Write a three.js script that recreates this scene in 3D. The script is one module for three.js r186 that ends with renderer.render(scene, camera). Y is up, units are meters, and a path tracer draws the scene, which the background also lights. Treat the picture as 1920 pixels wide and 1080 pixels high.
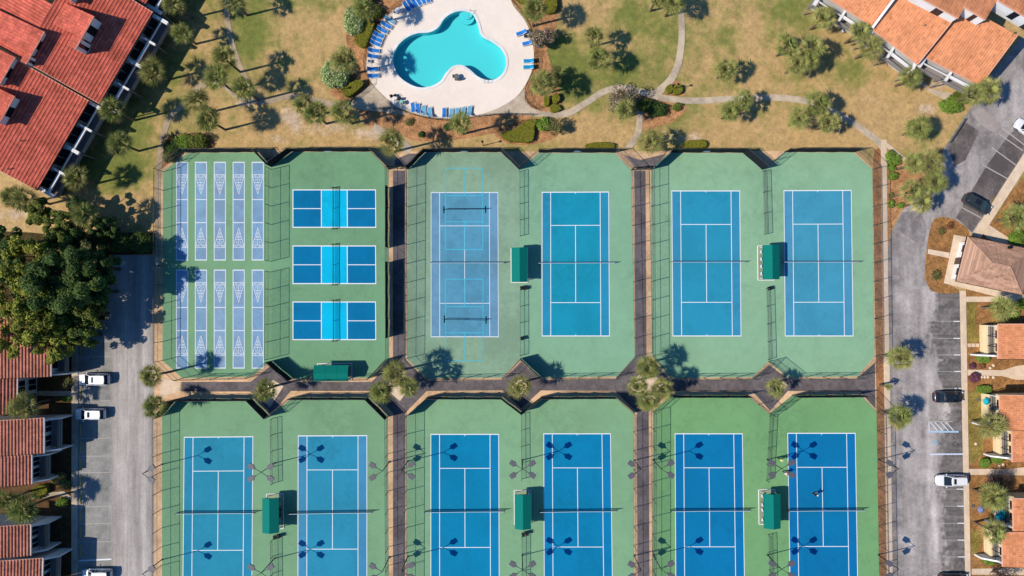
import * as THREE from 'three';
import { Sky } from 'three/addons/objects/Sky.js';
import { MarchingCubes } from 'three/addons/objects/MarchingCubes.js';
import { mergeGeometries } from 'three/addons/utils/BufferGeometryUtils.js';
import { RoundedBoxGeometry } from 'three/addons/geometries/RoundedBoxGeometry.js';

// ---------------------------------------------------------------- camera, sky, sun, exposure
const D2R = Math.PI / 180, FOV = 45, EYE = 115.2, TILT = 0.8 * D2R, TURN = 0.38 * D2R;
const scene = new THREE.Scene();
const camera = new THREE.PerspectiveCamera(FOV, 16 / 9, 1, 6000);
camera.position.set(0, EYE, 0);
camera.up.set(Math.sin(TURN), 0, -Math.cos(TURN));
camera.lookAt(-Math.sin(TURN) * 0, 0, -EYE * Math.tan(TILT));
camera.updateMatrixWorld(true);

const SUN = new THREE.Vector3(-0.972, 0.985, 0.235).normalize();
const sky = new Sky(); sky.name = 'sky'; sky.userData = { kind: 'structure' }; sky.scale.setScalar(4000);
{ const k = sky.material.uniforms; k.turbidity.value = 2.2; k.rayleigh.value = 1.1; k.mieCoefficient.value = 0.004; k.mieDirectionalG.value = 0.8; k.sunPosition.value.copy(SUN); if (k.cloudCoverage) k.cloudCoverage.value = 0; }
scene.add(sky); scene.environmentIntensity = 0.138;
const sun = new THREE.DirectionalLight(0xfff2e0, 3.9); sun.name = 'sun';
sun.position.copy(SUN).multiplyScalar(220); sun.castShadow = true;
sun.shadow.mapSize.set(4096, 4096); Object.assign(sun.shadow.camera, { left: -130, right: 130, top: 130, bottom: -130, near: 10, far: 500 });
scene.add(sun, sun.target);
const renderer = new THREE.WebGLRenderer({ antialias: true });
renderer.setSize(1024, 576); renderer.shadowMap.enabled = true;
renderer.toneMapping = THREE.LinearToneMapping; renderer.toneMappingExposure = 1.56;

// ---------------------------------------------------------------- helpers
// Aerial survey: a surveyed point (u, v) of known height h above the ground becomes metres on the site.
const FPX = 540 / Math.tan(FOV / 2 * D2R), AX = new THREE.Vector3(), AY = new THREE.Vector3(), AZ = new THREE.Vector3();
camera.matrixWorld.extractBasis(AX, AY, AZ);
function P(u, v, h = 0) {
  const d = AX.clone().multiplyScalar((u - 960) / FPX).addScaledVector(AY, -(v - 540) / FPX).sub(AZ);
  return d.multiplyScalar((h - EYE) / d.y).add(new THREE.Vector3(0, EYE, 0));
}
function rng(seed) { let a = seed >>> 0; return () => { a = (a + 0x6D2B79F5) | 0; let t = Math.imul(a ^ (a >>> 15), 1 | a); t = (t + Math.imul(t ^ (t >>> 7), 61 | t)) ^ t; return ((t ^ (t >>> 14)) >>> 0) / 4294967296; }; }
const lerp = (a, b, t) => a + (b - a) * t, clamp = (x, a = 0, b = 1) => Math.min(b, Math.max(a, x)), smooth = (a, b, x) => { const t = clamp((x - a) / (b - a)); return t * t * (3 - 2 * t); };
const V = (x, y, z) => new THREE.Vector3(x, y, z);
const names = {};
function numbered(n) { const k = names[n] = (names[n] ?? -1) + 1; return k ? `${n}_${String(k).padStart(3, '0')}` : n; }
function mesh(name, geo, mat, parent, label) {
  const m = new THREE.Mesh(geo, mat); m.name = parent ? name : numbered(name); m.castShadow = m.receiveShadow = true;
  (parent || scene).add(m); if (label) m.userData.label = label; return m;
}
function thing(name, label, category, pos = [0, 0, 0], turn = 0, group) {
  const g = new THREE.Group(); g.name = numbered(name); g.position.set(pos.x ?? pos[0], pos.y ?? pos[1], pos.z ?? pos[2]); g.rotation.y = turn;
  g.userData = { label, category }; if (group) g.userData.group = group; scene.add(g); return g;
}
function structure(name, geo, mat, label) { const m = mesh(name, geo, mat); m.userData.kind = 'structure'; if (label) m.userData.label = label; return m; }
function copyOf(src, pos, turn, label, group) {
  const c = src.clone(); c.name = numbered(src.name.replace(/_\d{3}$/, '')); c.position.set(pos.x ?? pos[0], pos.y ?? pos[1], pos.z ?? pos[2]); c.rotation.y = turn;
  c.userData = { ...src.userData, label }; if (group) c.userData.group = group; scene.add(c); return c;
}
// geometry helpers (all non-indexed, with uv) ------------------------------------------------
const flat = (g) => g.index ? g.toNonIndexed() : g;
const merge = (list) => mergeGeometries(list.map((g) => { const f = flat(g); for (const k of Object.keys(f.attributes)) if (!['position', 'normal', 'uv', 'color'].includes(k)) f.deleteAttribute(k); return f; }));
function box(x, y, z, sx, sy, sz, ry = 0) { const g = new THREE.BoxGeometry(sx, sy, sz); if (ry) g.rotateY(ry); return g.translate(x, y, z); }
function rbox(x, y, z, sx, sy, sz, r = 0.03, ry = 0) { const g = new RoundedBoxGeometry(sx, sy, sz, 2, r); if (ry) g.rotateY(ry); return g.translate(x, y, z); }
function bar(a, b, r, n = 6, r2 = r) {
  const d = b.clone().sub(a), L = d.length(), g = new THREE.CylinderGeometry(r2, r, L, n, 1);
  g.translate(0, L / 2, 0); g.applyQuaternion(new THREE.Quaternion().setFromUnitVectors(V(0, 1, 0), d.normalize())); return g.translate(a.x, a.y, a.z);
}
function beam(a, b, w, h) { // rectangular bar between two points, w across, h tall
  const d = b.clone().sub(a), L = d.length(), g = new THREE.BoxGeometry(w, h, L);
  const m = new THREE.Matrix4().lookAt(b, a, Math.abs(d.y) > 0.95 * L ? V(1, 0, 0) : V(0, 1, 0)); g.applyMatrix4(m);
  return g.translate((a.x + b.x) / 2, (a.y + b.y) / 2, (a.z + b.z) / 2);
}
function tris(list, uvs, colors) { // list of Vector3 triples
  const g = new THREE.BufferGeometry(), p = new Float32Array(list.length * 3); list.forEach((v, i) => p.set([v.x, v.y, v.z], i * 3));
  g.setAttribute('position', new THREE.BufferAttribute(p, 3));
  const t = new Float32Array(list.length * 2); list.forEach((v, i) => t.set(uvs ? uvs[i] : [v.x, v.z], i * 2)); g.setAttribute('uv', new THREE.BufferAttribute(t, 2));
  if (colors) g.setAttribute('color', new THREE.BufferAttribute(new Float32Array(colors), 3));
  g.computeVertexNormals(); return g;
}
const quad = (a, b, c, d) => tris([a, b, c, a, c, d]); // counter-clockwise seen from the front
const pts2 = (list, h = 0) => list.map(([u, v]) => { const p = P(u, v, h); return new THREE.Vector2(p.x, -p.z); });
function slab(list, top, depth = 0.06, holes = []) { // polygon of survey points (or Vector2 x,-z) as a plate whose top is at y = top
  const sh = new THREE.Shape(list[0].isVector2 ? list : pts2(list)); for (const h of holes) sh.holes.push(new THREE.Path(h));
  const g = new THREE.ExtrudeGeometry(sh, { depth, bevelEnabled: false, curveSegments: 4 }); g.rotateX(-Math.PI / 2); return g.translate(0, top - depth, 0);
}
function smoothLoop(list, n = 8) { const c = new THREE.CatmullRomCurve3(list.map(([u, v]) => P(u, v)), true, 'centripetal'); return c.getPoints(list.length * n).slice(0, -1).map((p) => new THREE.Vector2(p.x, -p.z)); }
function ribbonPts(list, w, n = 6) { // outline of a path of width w metres along survey points
  const c = new THREE.CatmullRomCurve3(list.map(([u, v]) => P(u, v)), false, 'centripetal'), k = list.length * n, L = [], R = [];
  for (let i = 0; i <= k; i++) { const p = c.getPoint(i / k), t = c.getTangent(i / k), ww = (Array.isArray(w) ? lerp(w[0], w[1], i / k) : w) / 2; L.push(new THREE.Vector2(p.x + t.z * ww, -(p.z - t.x * ww))); R.push(new THREE.Vector2(p.x - t.z * ww, -(p.z + t.x * ww))); }
  return L.concat(R.reverse());
}
function rel(geo, base) { return geo.translate(-base.x, -(base.y ?? 0), -base.z); }

// ---------------------------------------------------------------- textures and materials
function noiseField(size, octaves, seed) { // tileable value noise, [periodX, periodY, weight] per octave, result 0..1
  const out = new Float32Array(size * size), r = rng(seed); let tot = 0;
  for (const [px, py, w] of octaves) {
    tot += w; const lat = new Float32Array(px * py); for (let i = 0; i < lat.length; i++) lat[i] = r();
    const fx = new Float32Array(size), ix = new Int32Array(size), jx = new Int32Array(size);
    for (let x = 0; x < size; x++) { const s = x / size * px; ix[x] = Math.floor(s) % px; jx[x] = (ix[x] + 1) % px; const f = s - Math.floor(s); fx[x] = f * f * (3 - 2 * f); }
    for (let y = 0; y < size; y++) {
      const s = y / size * py, i0 = Math.floor(s) % py, i1 = (i0 + 1) % py; let fy = s - Math.floor(s); fy = fy * fy * (3 - 2 * fy);
      for (let x = 0; x < size; x++) { const a = lat[i0 * px + ix[x]], b = lat[i0 * px + jx[x]], c = lat[i1 * px + ix[x]], d = lat[i1 * px + jx[x]]; out[y * size + x] += w * lerp(lerp(a, b, fx[x]), lerp(c, d, fx[x]), fy); }
    }
  }
  for (let i = 0; i < out.length; i++) out[i] /= tot; return out;
}
function dataTex(size, fn, metres, srgb = true) { // fn(i) -> [r,g,b] 0..1
  const d = new Uint8Array(size * size * 4); for (let i = 0; i < size * size; i++) { const c = fn(i); d[i * 4] = clamp(c[0]) * 255; d[i * 4 + 1] = clamp(c[1]) * 255; d[i * 4 + 2] = clamp(c[2]) * 255; d[i * 4 + 3] = 255; }
  const t = new THREE.DataTexture(d, size, size); t.wrapS = t.wrapT = THREE.RepeatWrapping; t.magFilter = THREE.LinearFilter; t.minFilter = THREE.LinearMipmapLinearFilter; t.generateMipmaps = true;
  if (srgb) t.colorSpace = THREE.SRGBColorSpace; t.repeat.set(1 / metres, 1 / metres); t.needsUpdate = true; return t;
}
const grey = (field, lo, hi, a = 0.3, b = 0.7) => (i) => { const k = lerp(lo, hi, smooth(a, b, field[i])); return [k, k, k]; };
const nA = noiseField(512, [[4, 4, 1], [9, 9, 0.8], [24, 24, 0.6], [64, 64, 0.5], [170, 170, 0.5], [400, 400, 0.5]], 11);
const nB = noiseField(512, [[6, 3, 1], [13, 5, 0.7], [30, 9, 0.5], [120, 40, 0.4], [300, 300, 0.5]], 23);
const nC = noiseField(512, [[5, 5, 1], [11, 11, 1], [23, 23, 0.9], [47, 47, 0.8], [96, 96, 0.6], [256, 256, 0.8]], 37);
const nD = noiseField(512, [[18, 18, 0.6], [60, 60, 0.6], [128, 128, 0.9], [256, 256, 1.2], [500, 500, 1]], 41);
const tCourt = dataTex(512, (i) => { const k = 0.945 + 0.055 * smooth(0.3, 0.7, nA[i]) - 0.05 * smooth(0.56, 0.72, nC[i]) - 0.03 * smooth(0.58, 0.7, nB[i]); return [k, k, k * 0.995]; }, 37);
const tWorn = dataTex(512, (i) => { const k = 0.82 + 0.18 * smooth(0.3, 0.68, nC[i]); return [k * 1.0, k * 0.99, k * 0.98]; }, 26);
const tWornCourt = dataTex(512, (i) => { const k = 0.9 + 0.1 * smooth(0.3, 0.68, nC[i]); return [k, k * 0.995, k * 0.985]; }, 30);
const tAsphaltOld = dataTex(512, (i) => { const k = 0.66 + 0.26 * smooth(0.3, 0.7, nC[i]) + 0.1 * smooth(0.3, 0.7, nA[i]); return [k, k * 0.985, k * 0.97]; }, 27);
const tAsphaltLane = dataTex(512, (i) => { const k = 0.8 + 0.14 * smooth(0.3, 0.7, nB[i]) + 0.06 * smooth(0.4, 0.6, nA[i]); return [k, k * 0.99, k * 0.975]; }, 31);
const tLot = dataTex(512, (i) => { const k = 0.62 + 0.2 * smooth(0.32, 0.68, nC[i]) + 0.18 * smooth(0.34, 0.66, nB[i]); return [k, k * 0.985, k * 0.97]; }, 27);
const tDeck = dataTex(512, (i) => { const k = 0.965 + 0.035 * smooth(0.3, 0.7, nC[i]); return [k, k * 0.998, k * 0.995]; }, 22);
const tWalk = dataTex(512, grey(nC, 0.78, 1), 17);
const tConcrete = dataTex(512, (i) => { const k = 0.9 + 0.1 * smooth(0.3, 0.7, nC[i]); return [k, k * 0.995, k * 0.985]; }, 14);
const tMulch = dataTex(512, (i) => { const k = 0.6 + 0.42 * smooth(0.28, 0.72, nD[i]), m = 0.86 + 0.14 * smooth(0.35, 0.65, nC[i]); return [k * m, k * m * (0.95 + 0.05 * nA[i]), k * m * 0.95]; }, 9);
const tRoof = dataTex(512, (i) => { const k = 0.8 + 0.2 * smooth(0.3, 0.7, nD[i]), m = 0.85 + 0.15 * smooth(0.3, 0.7, nC[i]); return [k * m, k * m * lerp(0.93, 1, nA[i]), k * m * lerp(0.9, 1, nC[i])]; }, 11);
const tRoofLight = dataTex(512, (i) => { const k = 0.92 + 0.08 * smooth(0.3, 0.7, nD[i]), m = 0.93 + 0.07 * smooth(0.3, 0.7, nC[i]); return [k * m, k * m * lerp(0.95, 1, nA[i]), k * m * lerp(0.92, 1, nC[i])]; }, 11);
const tStucco = dataTex(512, grey(nA, 0.9, 1), 7);
const tBump = dataTex(512, (i) => [nD[i], nD[i], nD[i]], 6, false);
const GAIN = [1.42, 1.40, 1.40];                                   // sunlit level of a flat white surface under this sun, sky and exposure
function tone(r, g, b) { const c = new THREE.Color().setRGB(r / 255, g / 255, b / 255, THREE.SRGBColorSpace); return c.setRGB(c.r / GAIN[0], c.g / GAIN[1], c.b / GAIN[2]); }
function mat(rgb, o = {}) { return new THREE.MeshPhysicalMaterial({ color: tone(...rgb), roughness: 0.85, metalness: 0, specularIntensity: (o.roughness ?? 0.85) > 0.6 ? 0.22 : 1, ...o }); }
const M = {
  white: mat([250, 248, 245], { roughness: 0.7, map: tStucco, side: THREE.DoubleSide }), line: mat([242, 246, 250], { roughness: 0.9 }), lineOld: mat([222, 232, 240], { roughness: 0.9 }), cyanLine: mat([70, 196, 222], { roughness: 0.9 }),
  deck: mat([250, 236, 222], { map: tDeck, roughness: 0.9 }), pathOld: mat([190, 172, 146], { map: tWorn, roughness: 0.95 }), path: mat([210, 194, 172], { map: tWorn, roughness: 0.95 }), pathWarm: mat([238, 214, 188], { map: tConcrete, roughness: 0.95 }), sand: mat([236, 198, 158], { map: tWorn, roughness: 1 }),
  asphaltLot: mat([232, 226, 224], { map: tLot, bumpMap: tBump, bumpScale: 0.01, roughness: 0.95 }), asphaltRoad: mat([198, 192, 188], { map: tAsphaltLane, bumpMap: tBump, bumpScale: 0.01, roughness: 0.95 }), asphaltWalk: mat([122, 114, 116], { map: tWalk, bumpMap: tBump, bumpScale: 0.008, roughness: 0.95 }), asphaltDark: mat([150, 142, 142], { map: tLot, roughness: 0.95 }),
  mulchEdge: mat([208, 152, 108], { map: tMulch, bumpMap: tBump, bumpScale: 0.03, roughness: 1 }), mulch: mat([234, 178, 128], { map: tMulch, bumpMap: tBump, bumpScale: 0.03, roughness: 1 }), mulchTan: mat([208, 156, 100], { map: tMulch, bumpMap: tBump, bumpScale: 0.03, roughness: 1 }),
  steel: mat([70, 78, 76], { roughness: 0.5, metalness: 0.3 }), galv: mat([120, 124, 122], { roughness: 0.5, metalness: 0.4 }), dark: mat([34, 36, 40], { roughness: 0.7 }), black: mat([22, 22, 25], { roughness: 0.8 }), screen: mat([32, 36, 42], { roughness: 0.95 }),
  teal: mat([0, 120, 108], { roughness: 0.8 }), glass: mat([26, 32, 40], { roughness: 0.12 }), netDark: mat([30, 38, 46], { roughness: 1 }), netTape: mat([190, 210, 226], { roughness: 0.9 }),
  wood: mat([150, 118, 84], { roughness: 0.8 }), trunk: mat([150, 132, 112], { map: tMulch, roughness: 1 }), bark: mat([110, 92, 74], { map: tMulch, roughness: 1 }),
  blueSling: mat([44, 128, 210], { roughness: 0.8 }), blueFaded: mat([112, 176, 208], { roughness: 0.8 }), tealSling: mat([24, 146, 196], { roughness: 0.8 }), frameWhite: mat([244, 244, 242], { roughness: 0.4 }),
};
const linkTex = (() => { // chain link: crossed wires, alpha in green
  const n = 64, f = new Uint8Array(n * n * 4); for (let y = 0; y < n; y++) for (let x = 0; x < n; x++) { const a = (x + y) % 32, b = (x - y + 64) % 32, on = a < 2.2 || b < 2.2 ? 255 : 0, i = (y * n + x) * 4; f[i] = f[i + 1] = f[i + 2] = on; f[i + 3] = 255; }
  const t = new THREE.DataTexture(f, n, n); t.wrapS = t.wrapT = THREE.RepeatWrapping; t.magFilter = THREE.LinearFilter; t.minFilter = THREE.LinearMipmapLinearFilter; t.generateMipmaps = true; t.repeat.set(5, 5); t.needsUpdate = true; return t;
})();
M.link = new THREE.MeshStandardMaterial({ color: tone(64, 74, 72), roughness: 0.7, alphaMap: linkTex, transparent: true, side: THREE.DoubleSide });
M.net = new THREE.MeshStandardMaterial({ color: tone(24, 30, 38), roughness: 1, opacity: 0.72, transparent: true, side: THREE.DoubleSide });

// ---------------------------------------------------------------- ground, lawn, beds, paths, roads
const poolLine = [[736, 112], [745, 87], [762, 71], [782, 62.5], [807, 60], [822, 51], [832, 36], [847, 25], [867, 20.5], [887, 27], [896, 45], [903, 67], [925, 80], [942, 95], [949, 113], [945, 135], [930, 149], [912, 151], [895, 144], [880, 131], [865, 123], [850, 125], [837, 137], [827, 152], [810, 162], [787, 165], [765, 157], [747, 142]];
const poolEdge = smoothLoop(poolLine, 5);
const LX = 104, LZ = 62;
{
  // lawn: dry tan turf with greener and bare patches, one sheet of 208 x 124 m
  const W = 2048, Hh = 1216, data = new Uint8Array(W * Hh * 4);
  const patches = [[240, 90, 60, 60, 0.5], [250, 240, 60, 70, 0.55], [205, 325, 55, 45, 0.7], [235, 385, 50, 30, -0.35], [340, 110, 40, 60, 0.2], [465, 60, 42, 95, 0.75], [560, 70, 60, 50, -0.35], [520, 90, 70, 90, 0.2], [600, 70, 60, 90, 0.15], [575, 150, 60, 30, 0.3], [620, 20, 40, 30, 0.1], [360, 235, 50, 30, 0.2], [440, 235, 50, 30, 0.15], [560, 240, 90, 30, -0.25], [700, 262, 120, 18, -0.3],
    [1060, 120, 45, 60, 0.8], [1130, 140, 80, 50, 0.65], [1200, 60, 70, 60, 0.5], [1180, 15, 50, 30, 0.5], [1120, 35, 40, 30, -0.1], [1320, 90, 40, 90, -0.05], [1330, 40, 60, 60, -0.15], [1480, 30, 60, 40, 0.3], [1600, 140, 80, 40, 0.3], [1440, 120, 80, 50, -0.3], [1640, 200, 80, 40, -0.2], [1740, 265, 40, 16, 0.1], [1420, 255, 220, 25, -0.35], [1100, 250, 80, 30, -0.3], [1075, 215, 40, 22, 0.15], [900, 262, 120, 14, -0.2], [1560, 210, 60, 40, -0.25], [1850, 620, 40, 60, 0.2], [60, 420, 60, 60, -0.2]];
  const bare = [[548, 228, 36, 24, 0.75], [600, 245, 44, 20, 0.5], [690, 250, 60, 16, 0.55], [760, 262, 40, 14, 0.6], [535, 210, 22, 16, 0.45], [640, 238, 40, 16, 0.4], [520, 262, 36, 14, 0.5], [470, 190, 40, 16, 0.4], [1280, 255, 60, 16, 0.45], [1420, 262, 120, 12, 0.4], [1640, 190, 50, 26, 0.5], [1740, 205, 25, 18, 0.8], [1755, 160, 28, 14, 0.7], [1485, 120, 20, 16, 0.4], [1595, 100, 22, 20, 0.5], [1500, 210, 26, 14, 0.3], [1340, 150, 22, 16, 0.5], [1150, 235, 30, 12, 0.4], [1075, 240, 30, 14, 0.35], [1200, 258, 40, 16, 0.5], [40, 395, 60, 26, 0.8], [110, 405, 30, 20, 0.5], [460, 195, 60, 14, 0.45], [370, 175, 30, 14, 0.4], [100, 470, 60, 60, 0.4], [1560, 45, 20, 20, 0.4]];
  const toW = (l) => l.map(([u, v, ru, rv, k]) => { const p = P(u, v); return [p.x, p.z, ru / 11.3, rv / 11.3, k]; }), pw = toW(patches), bw = toW(bare);
  const n1 = noiseField(512, [[7, 7, 1], [15, 15, 0.8], [31, 31, 0.6], [67, 67, 0.5], [140, 140, 0.4]], 71), n2 = noiseField(512, [[80, 80, 1], [170, 170, 1], [340, 340, 1], [500, 500, 0.8]], 73), n3 = noiseField(512, [[26, 26, 1], [55, 55, 0.9], [110, 110, 0.7]], 79);
  for (let y = 0; y < Hh; y++) for (let x = 0; x < W; x++) {
    const X = lerp(-LX, LX, x / W), Z = lerp(LZ, -LZ, y / Hh), i = (y % 512) * 512 + (x % 512), j = ((y * 3 + 91) % 512) * 512 + ((x * 3 + 57) % 512), q = ((y >> 1) % 512) * 512 + ((x >> 1) % 512);
    let g = 0.33 + (n1[q] - 0.5) * 2.3 + (n3[i] - 0.5) * 0.75, b = (n3[q] - 0.6) * 0.9;
    for (const [px, pz, rx, rz, k] of pw) { const d = ((X - px) / rx) ** 2 + ((Z - pz) / rz) ** 2; if (d < 4) g += k * Math.exp(-d * 1.1); }
    for (const [px, pz, rx, rz, k] of bw) { const d = ((X - px) / rx) ** 2 + ((Z - pz) / rz) ** 2; if (d < 4) b += k * Math.exp(-d * 1.2) * (0.3 + 1.4 * n1[i]); }
    g = smooth(0.02, 1.08, g); b = smooth(0.28, 0.75, b + (n2[i] - 0.5) * 0.5);
    const fine = 0.74 + 0.4 * n2[i] + 0.12 * (n2[j] - 0.5);
    let r = lerp(198, 120, g), gg = lerp(165, 128, g), bb = lerp(110, 56, g); r = lerp(r, 208, b); gg = lerp(gg, 184, b); bb = lerp(bb, 156, b);
    const o = (y * W + x) * 4; data[o] = clamp(r * fine, 0, 255); data[o + 1] = clamp(gg * fine, 0, 255); data[o + 2] = clamp(bb * fine, 0, 255); data[o + 3] = 255;
  }
  const t = new THREE.DataTexture(data, W, Hh); t.colorSpace = THREE.SRGBColorSpace; t.magFilter = THREE.LinearFilter; t.minFilter = THREE.LinearMipmapLinearFilter; t.generateMipmaps = true; t.wrapS = t.wrapT = THREE.ClampToEdgeWrapping; t.repeat.set(1 / (2 * LX), 1 / (2 * LZ)); t.offset.set(0.5, 0.5); t.needsUpdate = true;
  const sh = new THREE.Shape([new THREE.Vector2(-LX, -LZ), new THREE.Vector2(LX, -LZ), new THREE.Vector2(LX, LZ), new THREE.Vector2(-LX, LZ)]); sh.holes.push(new THREE.Path(poolEdge));
  structure('lawn', new THREE.ShapeGeometry(sh).rotateX(-Math.PI / 2), new THREE.MeshStandardMaterial({ color: new THREE.Color(0.76, 0.76, 0.76), map: t, bumpMap: tBump, bumpScale: 0.03, roughness: 1 }));
  const out = new THREE.Shape([new THREE.Vector2(-2500, -2500), new THREE.Vector2(2500, -2500), new THREE.Vector2(2500, 2500), new THREE.Vector2(-2500, 2500)]); out.holes.push(new THREE.Path([[-LX + 1, -LZ + 1], [LX - 1, -LZ + 1], [LX - 1, LZ - 1], [-LX + 1, LZ - 1]].map(([a, b]) => new THREE.Vector2(a, b))));
  structure('ground', new THREE.ShapeGeometry(out).rotateX(-Math.PI / 2).translate(0, -0.05, 0), mat([206, 176, 116], { map: tWorn, roughness: 1 }));
}
const bed = (list, m = M.mulch, top = 0.022) => structure('mulch_bed', slab(smoothLoop(list, 4), top, 0.1), m);
bed([[650, 55], [668, 25], [700, 2], [730, -20], [790, -20], [770, 12], [735, 28], [706, 60], [692, 95], [689, 130], [702, 158], [682, 178], [662, 196], [640, 190], [618, 172], [634, 152], [655, 132], [668, 112], [652, 88]]);
bed([[672, 208], [700, 203], [745, 206], [790, 218], [845, 224], [900, 216], [940, 212], [985, 213], [1000, 224], [960, 238], [925, 250], [850, 262], [780, 264], [735, 246], [690, 236]]);
bed([[945, -20], [1052, -20], [1046, 30], [1040, 60], [1026, 88], [1030, 112], [1042, 150], [1052, 186], [1044, 206], [1005, 207], [984, 182], [988, 132], [1000, 100], [996, 60], [982, 25]]);
bed([[926, 250], [960, 232], [1000, 222], [1052, 230], [1048, 252], [1002, 270], [952, 268]]);
bed([[1186, 184], [1230, 181], [1272, 192], [1288, 202], [1266, 226], [1232, 238], [1206, 247], [1196, 232]]);
bed([[1261, 149], [1240, 173], [1256, 179], [1284, 178], [1276, 156]]);
bed([[299, 262], [340, 250], [398, 254], [397, 277], [352, 283], [320, 311], [303, 322]]);
structure('mulch_bed', slab([[1637, 300], [1640, 280], [1654, 274], [1658, 330], [1663, 560], [1671, 1210], [1648, 1210], [1638, 668]], 0.02, 0.1), M.mulchEdge);
bed([[1663, 283], [1676, 287], [1700, 302], [1755, 283], [1768, 280], [1748, 335], [1704, 384], [1690, 396], [1670, 436], [1664, 468], [1660, 380]]);
bed([[1750, 413], [1766, 407], [1790, 412], [1817, 434], [1812, 446], [1796, 446], [1786, 480], [1778, 530], [1800, 547], [1748, 546], [1735, 520], [1737, 480], [1742, 440]], M.mulchTan, 0.05);
structure('mulch_bed', slab([[1811, 546], [2050, 546], [2050, 1230], [1822, 1230]], 0.02, 0.1), M.mulchTan);
structure('mulch_bed', slab([[1828, 440], [1850, 424], [1880, 380], [1920, 330], [2000, 330], [2000, 546], [1811, 546], [1800, 470]], 0.015, 0.1), M.mulchTan);
structure('mulch_bed', slab([[-120, 600], [136, 600], [136, 1230], [-120, 1230]], 0.012, 0.1), mat([128, 100, 70], { map: tMulch, roughness: 1 }));
structure('mulch_bed', slab([[-80, 430], [60, 436], [150, 446], [205, 470], [196, 600], [-80, 600]], 0.01, 0.1), mat([104, 92, 58], { map: tMulch, roughness: 1 }));
structure('mulch_bed', slab([[190, 436], [292, 436], [292, 476], [205, 478]], 0.02, 0.1), mat([132, 92, 64], { map: tMulch, roughness: 1 }));
// small turf patches among the beds by the right-hand houses
const turfMat = mat([186, 168, 92], { map: tMulch, roughness: 1 });
for (const l of [[[1812, 563], [1829, 563], [1829, 600], [1834, 640], [1813, 640]], [[1816, 735], [1838, 735], [1840, 780], [1826, 800], [1816, 800]], [[1817, 800], [1840, 820], [1842, 850], [1818, 870]], [[1821, 992], [1834, 996], [1839, 1010], [1832, 1035], [1822, 1040]], [[1845, 405], [1872, 362], [1884, 372], [1858, 418], [1836, 424]]]) structure('turf_patch', slab(smoothLoop(l, 3), 0.06, 0.1), turfMat);
// the sandy ground on which the courts and walkways lie
structure('sand_ground', slab([[302, 318], [350, 281], [500, 281], [700, 283], [760, 284], [950, 284], [1150, 284], [1260, 283], [1600, 283], [1636, 314], [1642, 668], [1650, 1210], [288, 1210], [290, 470]], 0.03, 0.12), M.sand);

// concrete and asphalt
const deckLoop = smoothLoop([[790, -60], [764, 0], [742, 18], [718, 38], [700, 68], [690, 100], [687, 130], [697, 155], [720, 180], [745, 201], [790, 217], [845, 223.5], [900, 215], [940, 200], [970, 180], [986, 158], [998, 130], [1001, 100], [996, 68], [984, 38], [962, 10], [930, -60]], 4);
structure('pool_deck', slab(deckLoop, 0.10, 0.14, [poolEdge]), M.deck);
structure('path', slab([[697, 158], [664, 184], [656, 200], [682, 206], [730, 212], [768, 216], [745, 203], [720, 182]], 0.08, 0.12), M.path);
structure('path', slab([[936, 202], [970, 181], [984, 166], [984, 188], [996, 202], [1012, 208], [1040, 211], [1036, 221], [980, 216], [940, 214], [880, 222]], 0.08, 0.12), M.path);
const path = (list, w, m = M.path, y = 0.06) => structure('path', slab(ribbonPts(list, w), y, 0.1), m);
path([[1030, 216], [1065, 212], [1100, 192], [1132, 172], [1162, 165], [1200, 172], [1245, 184], [1300, 189], [1380, 185], [1452, 183], [1520, 192], [1575, 216], [1620, 245], [1655, 276], [1658, 300]], 1.05);
path([[1226, 178], [1250, 158], [1266, 135], [1276, 95], [1278, 40], [1273, -20]], [1.3, 0.95], M.path, 0.064);
path([[1200, 205], [1199, 230], [1196, 250], [1178, 278]], 1.0, M.path, 0.064);
path([[664, 194], [630, 196], [580, 186], [545, 180], [500, 190], [460, 186], [440, 178], [410, 152], [380, 160], [345, 195], [318, 222], [305, 262], [300, 300], [297, 330], [296, 480]], 0.95, M.pathOld, 0.055);
path([[428, -20], [425, 20], [432, 70], [448, 120], [468, 160]], 0.9, M.pathOld, 0.05);
path([[700, 238], [740, 262], [762, 276], [770, 284]], 1.4, M.path, 0.062);
path([[1657, 262], [1657, 300], [1660, 560], [1664, 800], [1670, 1210]], 0.95, M.pathWarm, 0.09);
path([[1657, 268], [1674, 281], [1696, 300]], 0.6, M.pathWarm, 0.084);

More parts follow.
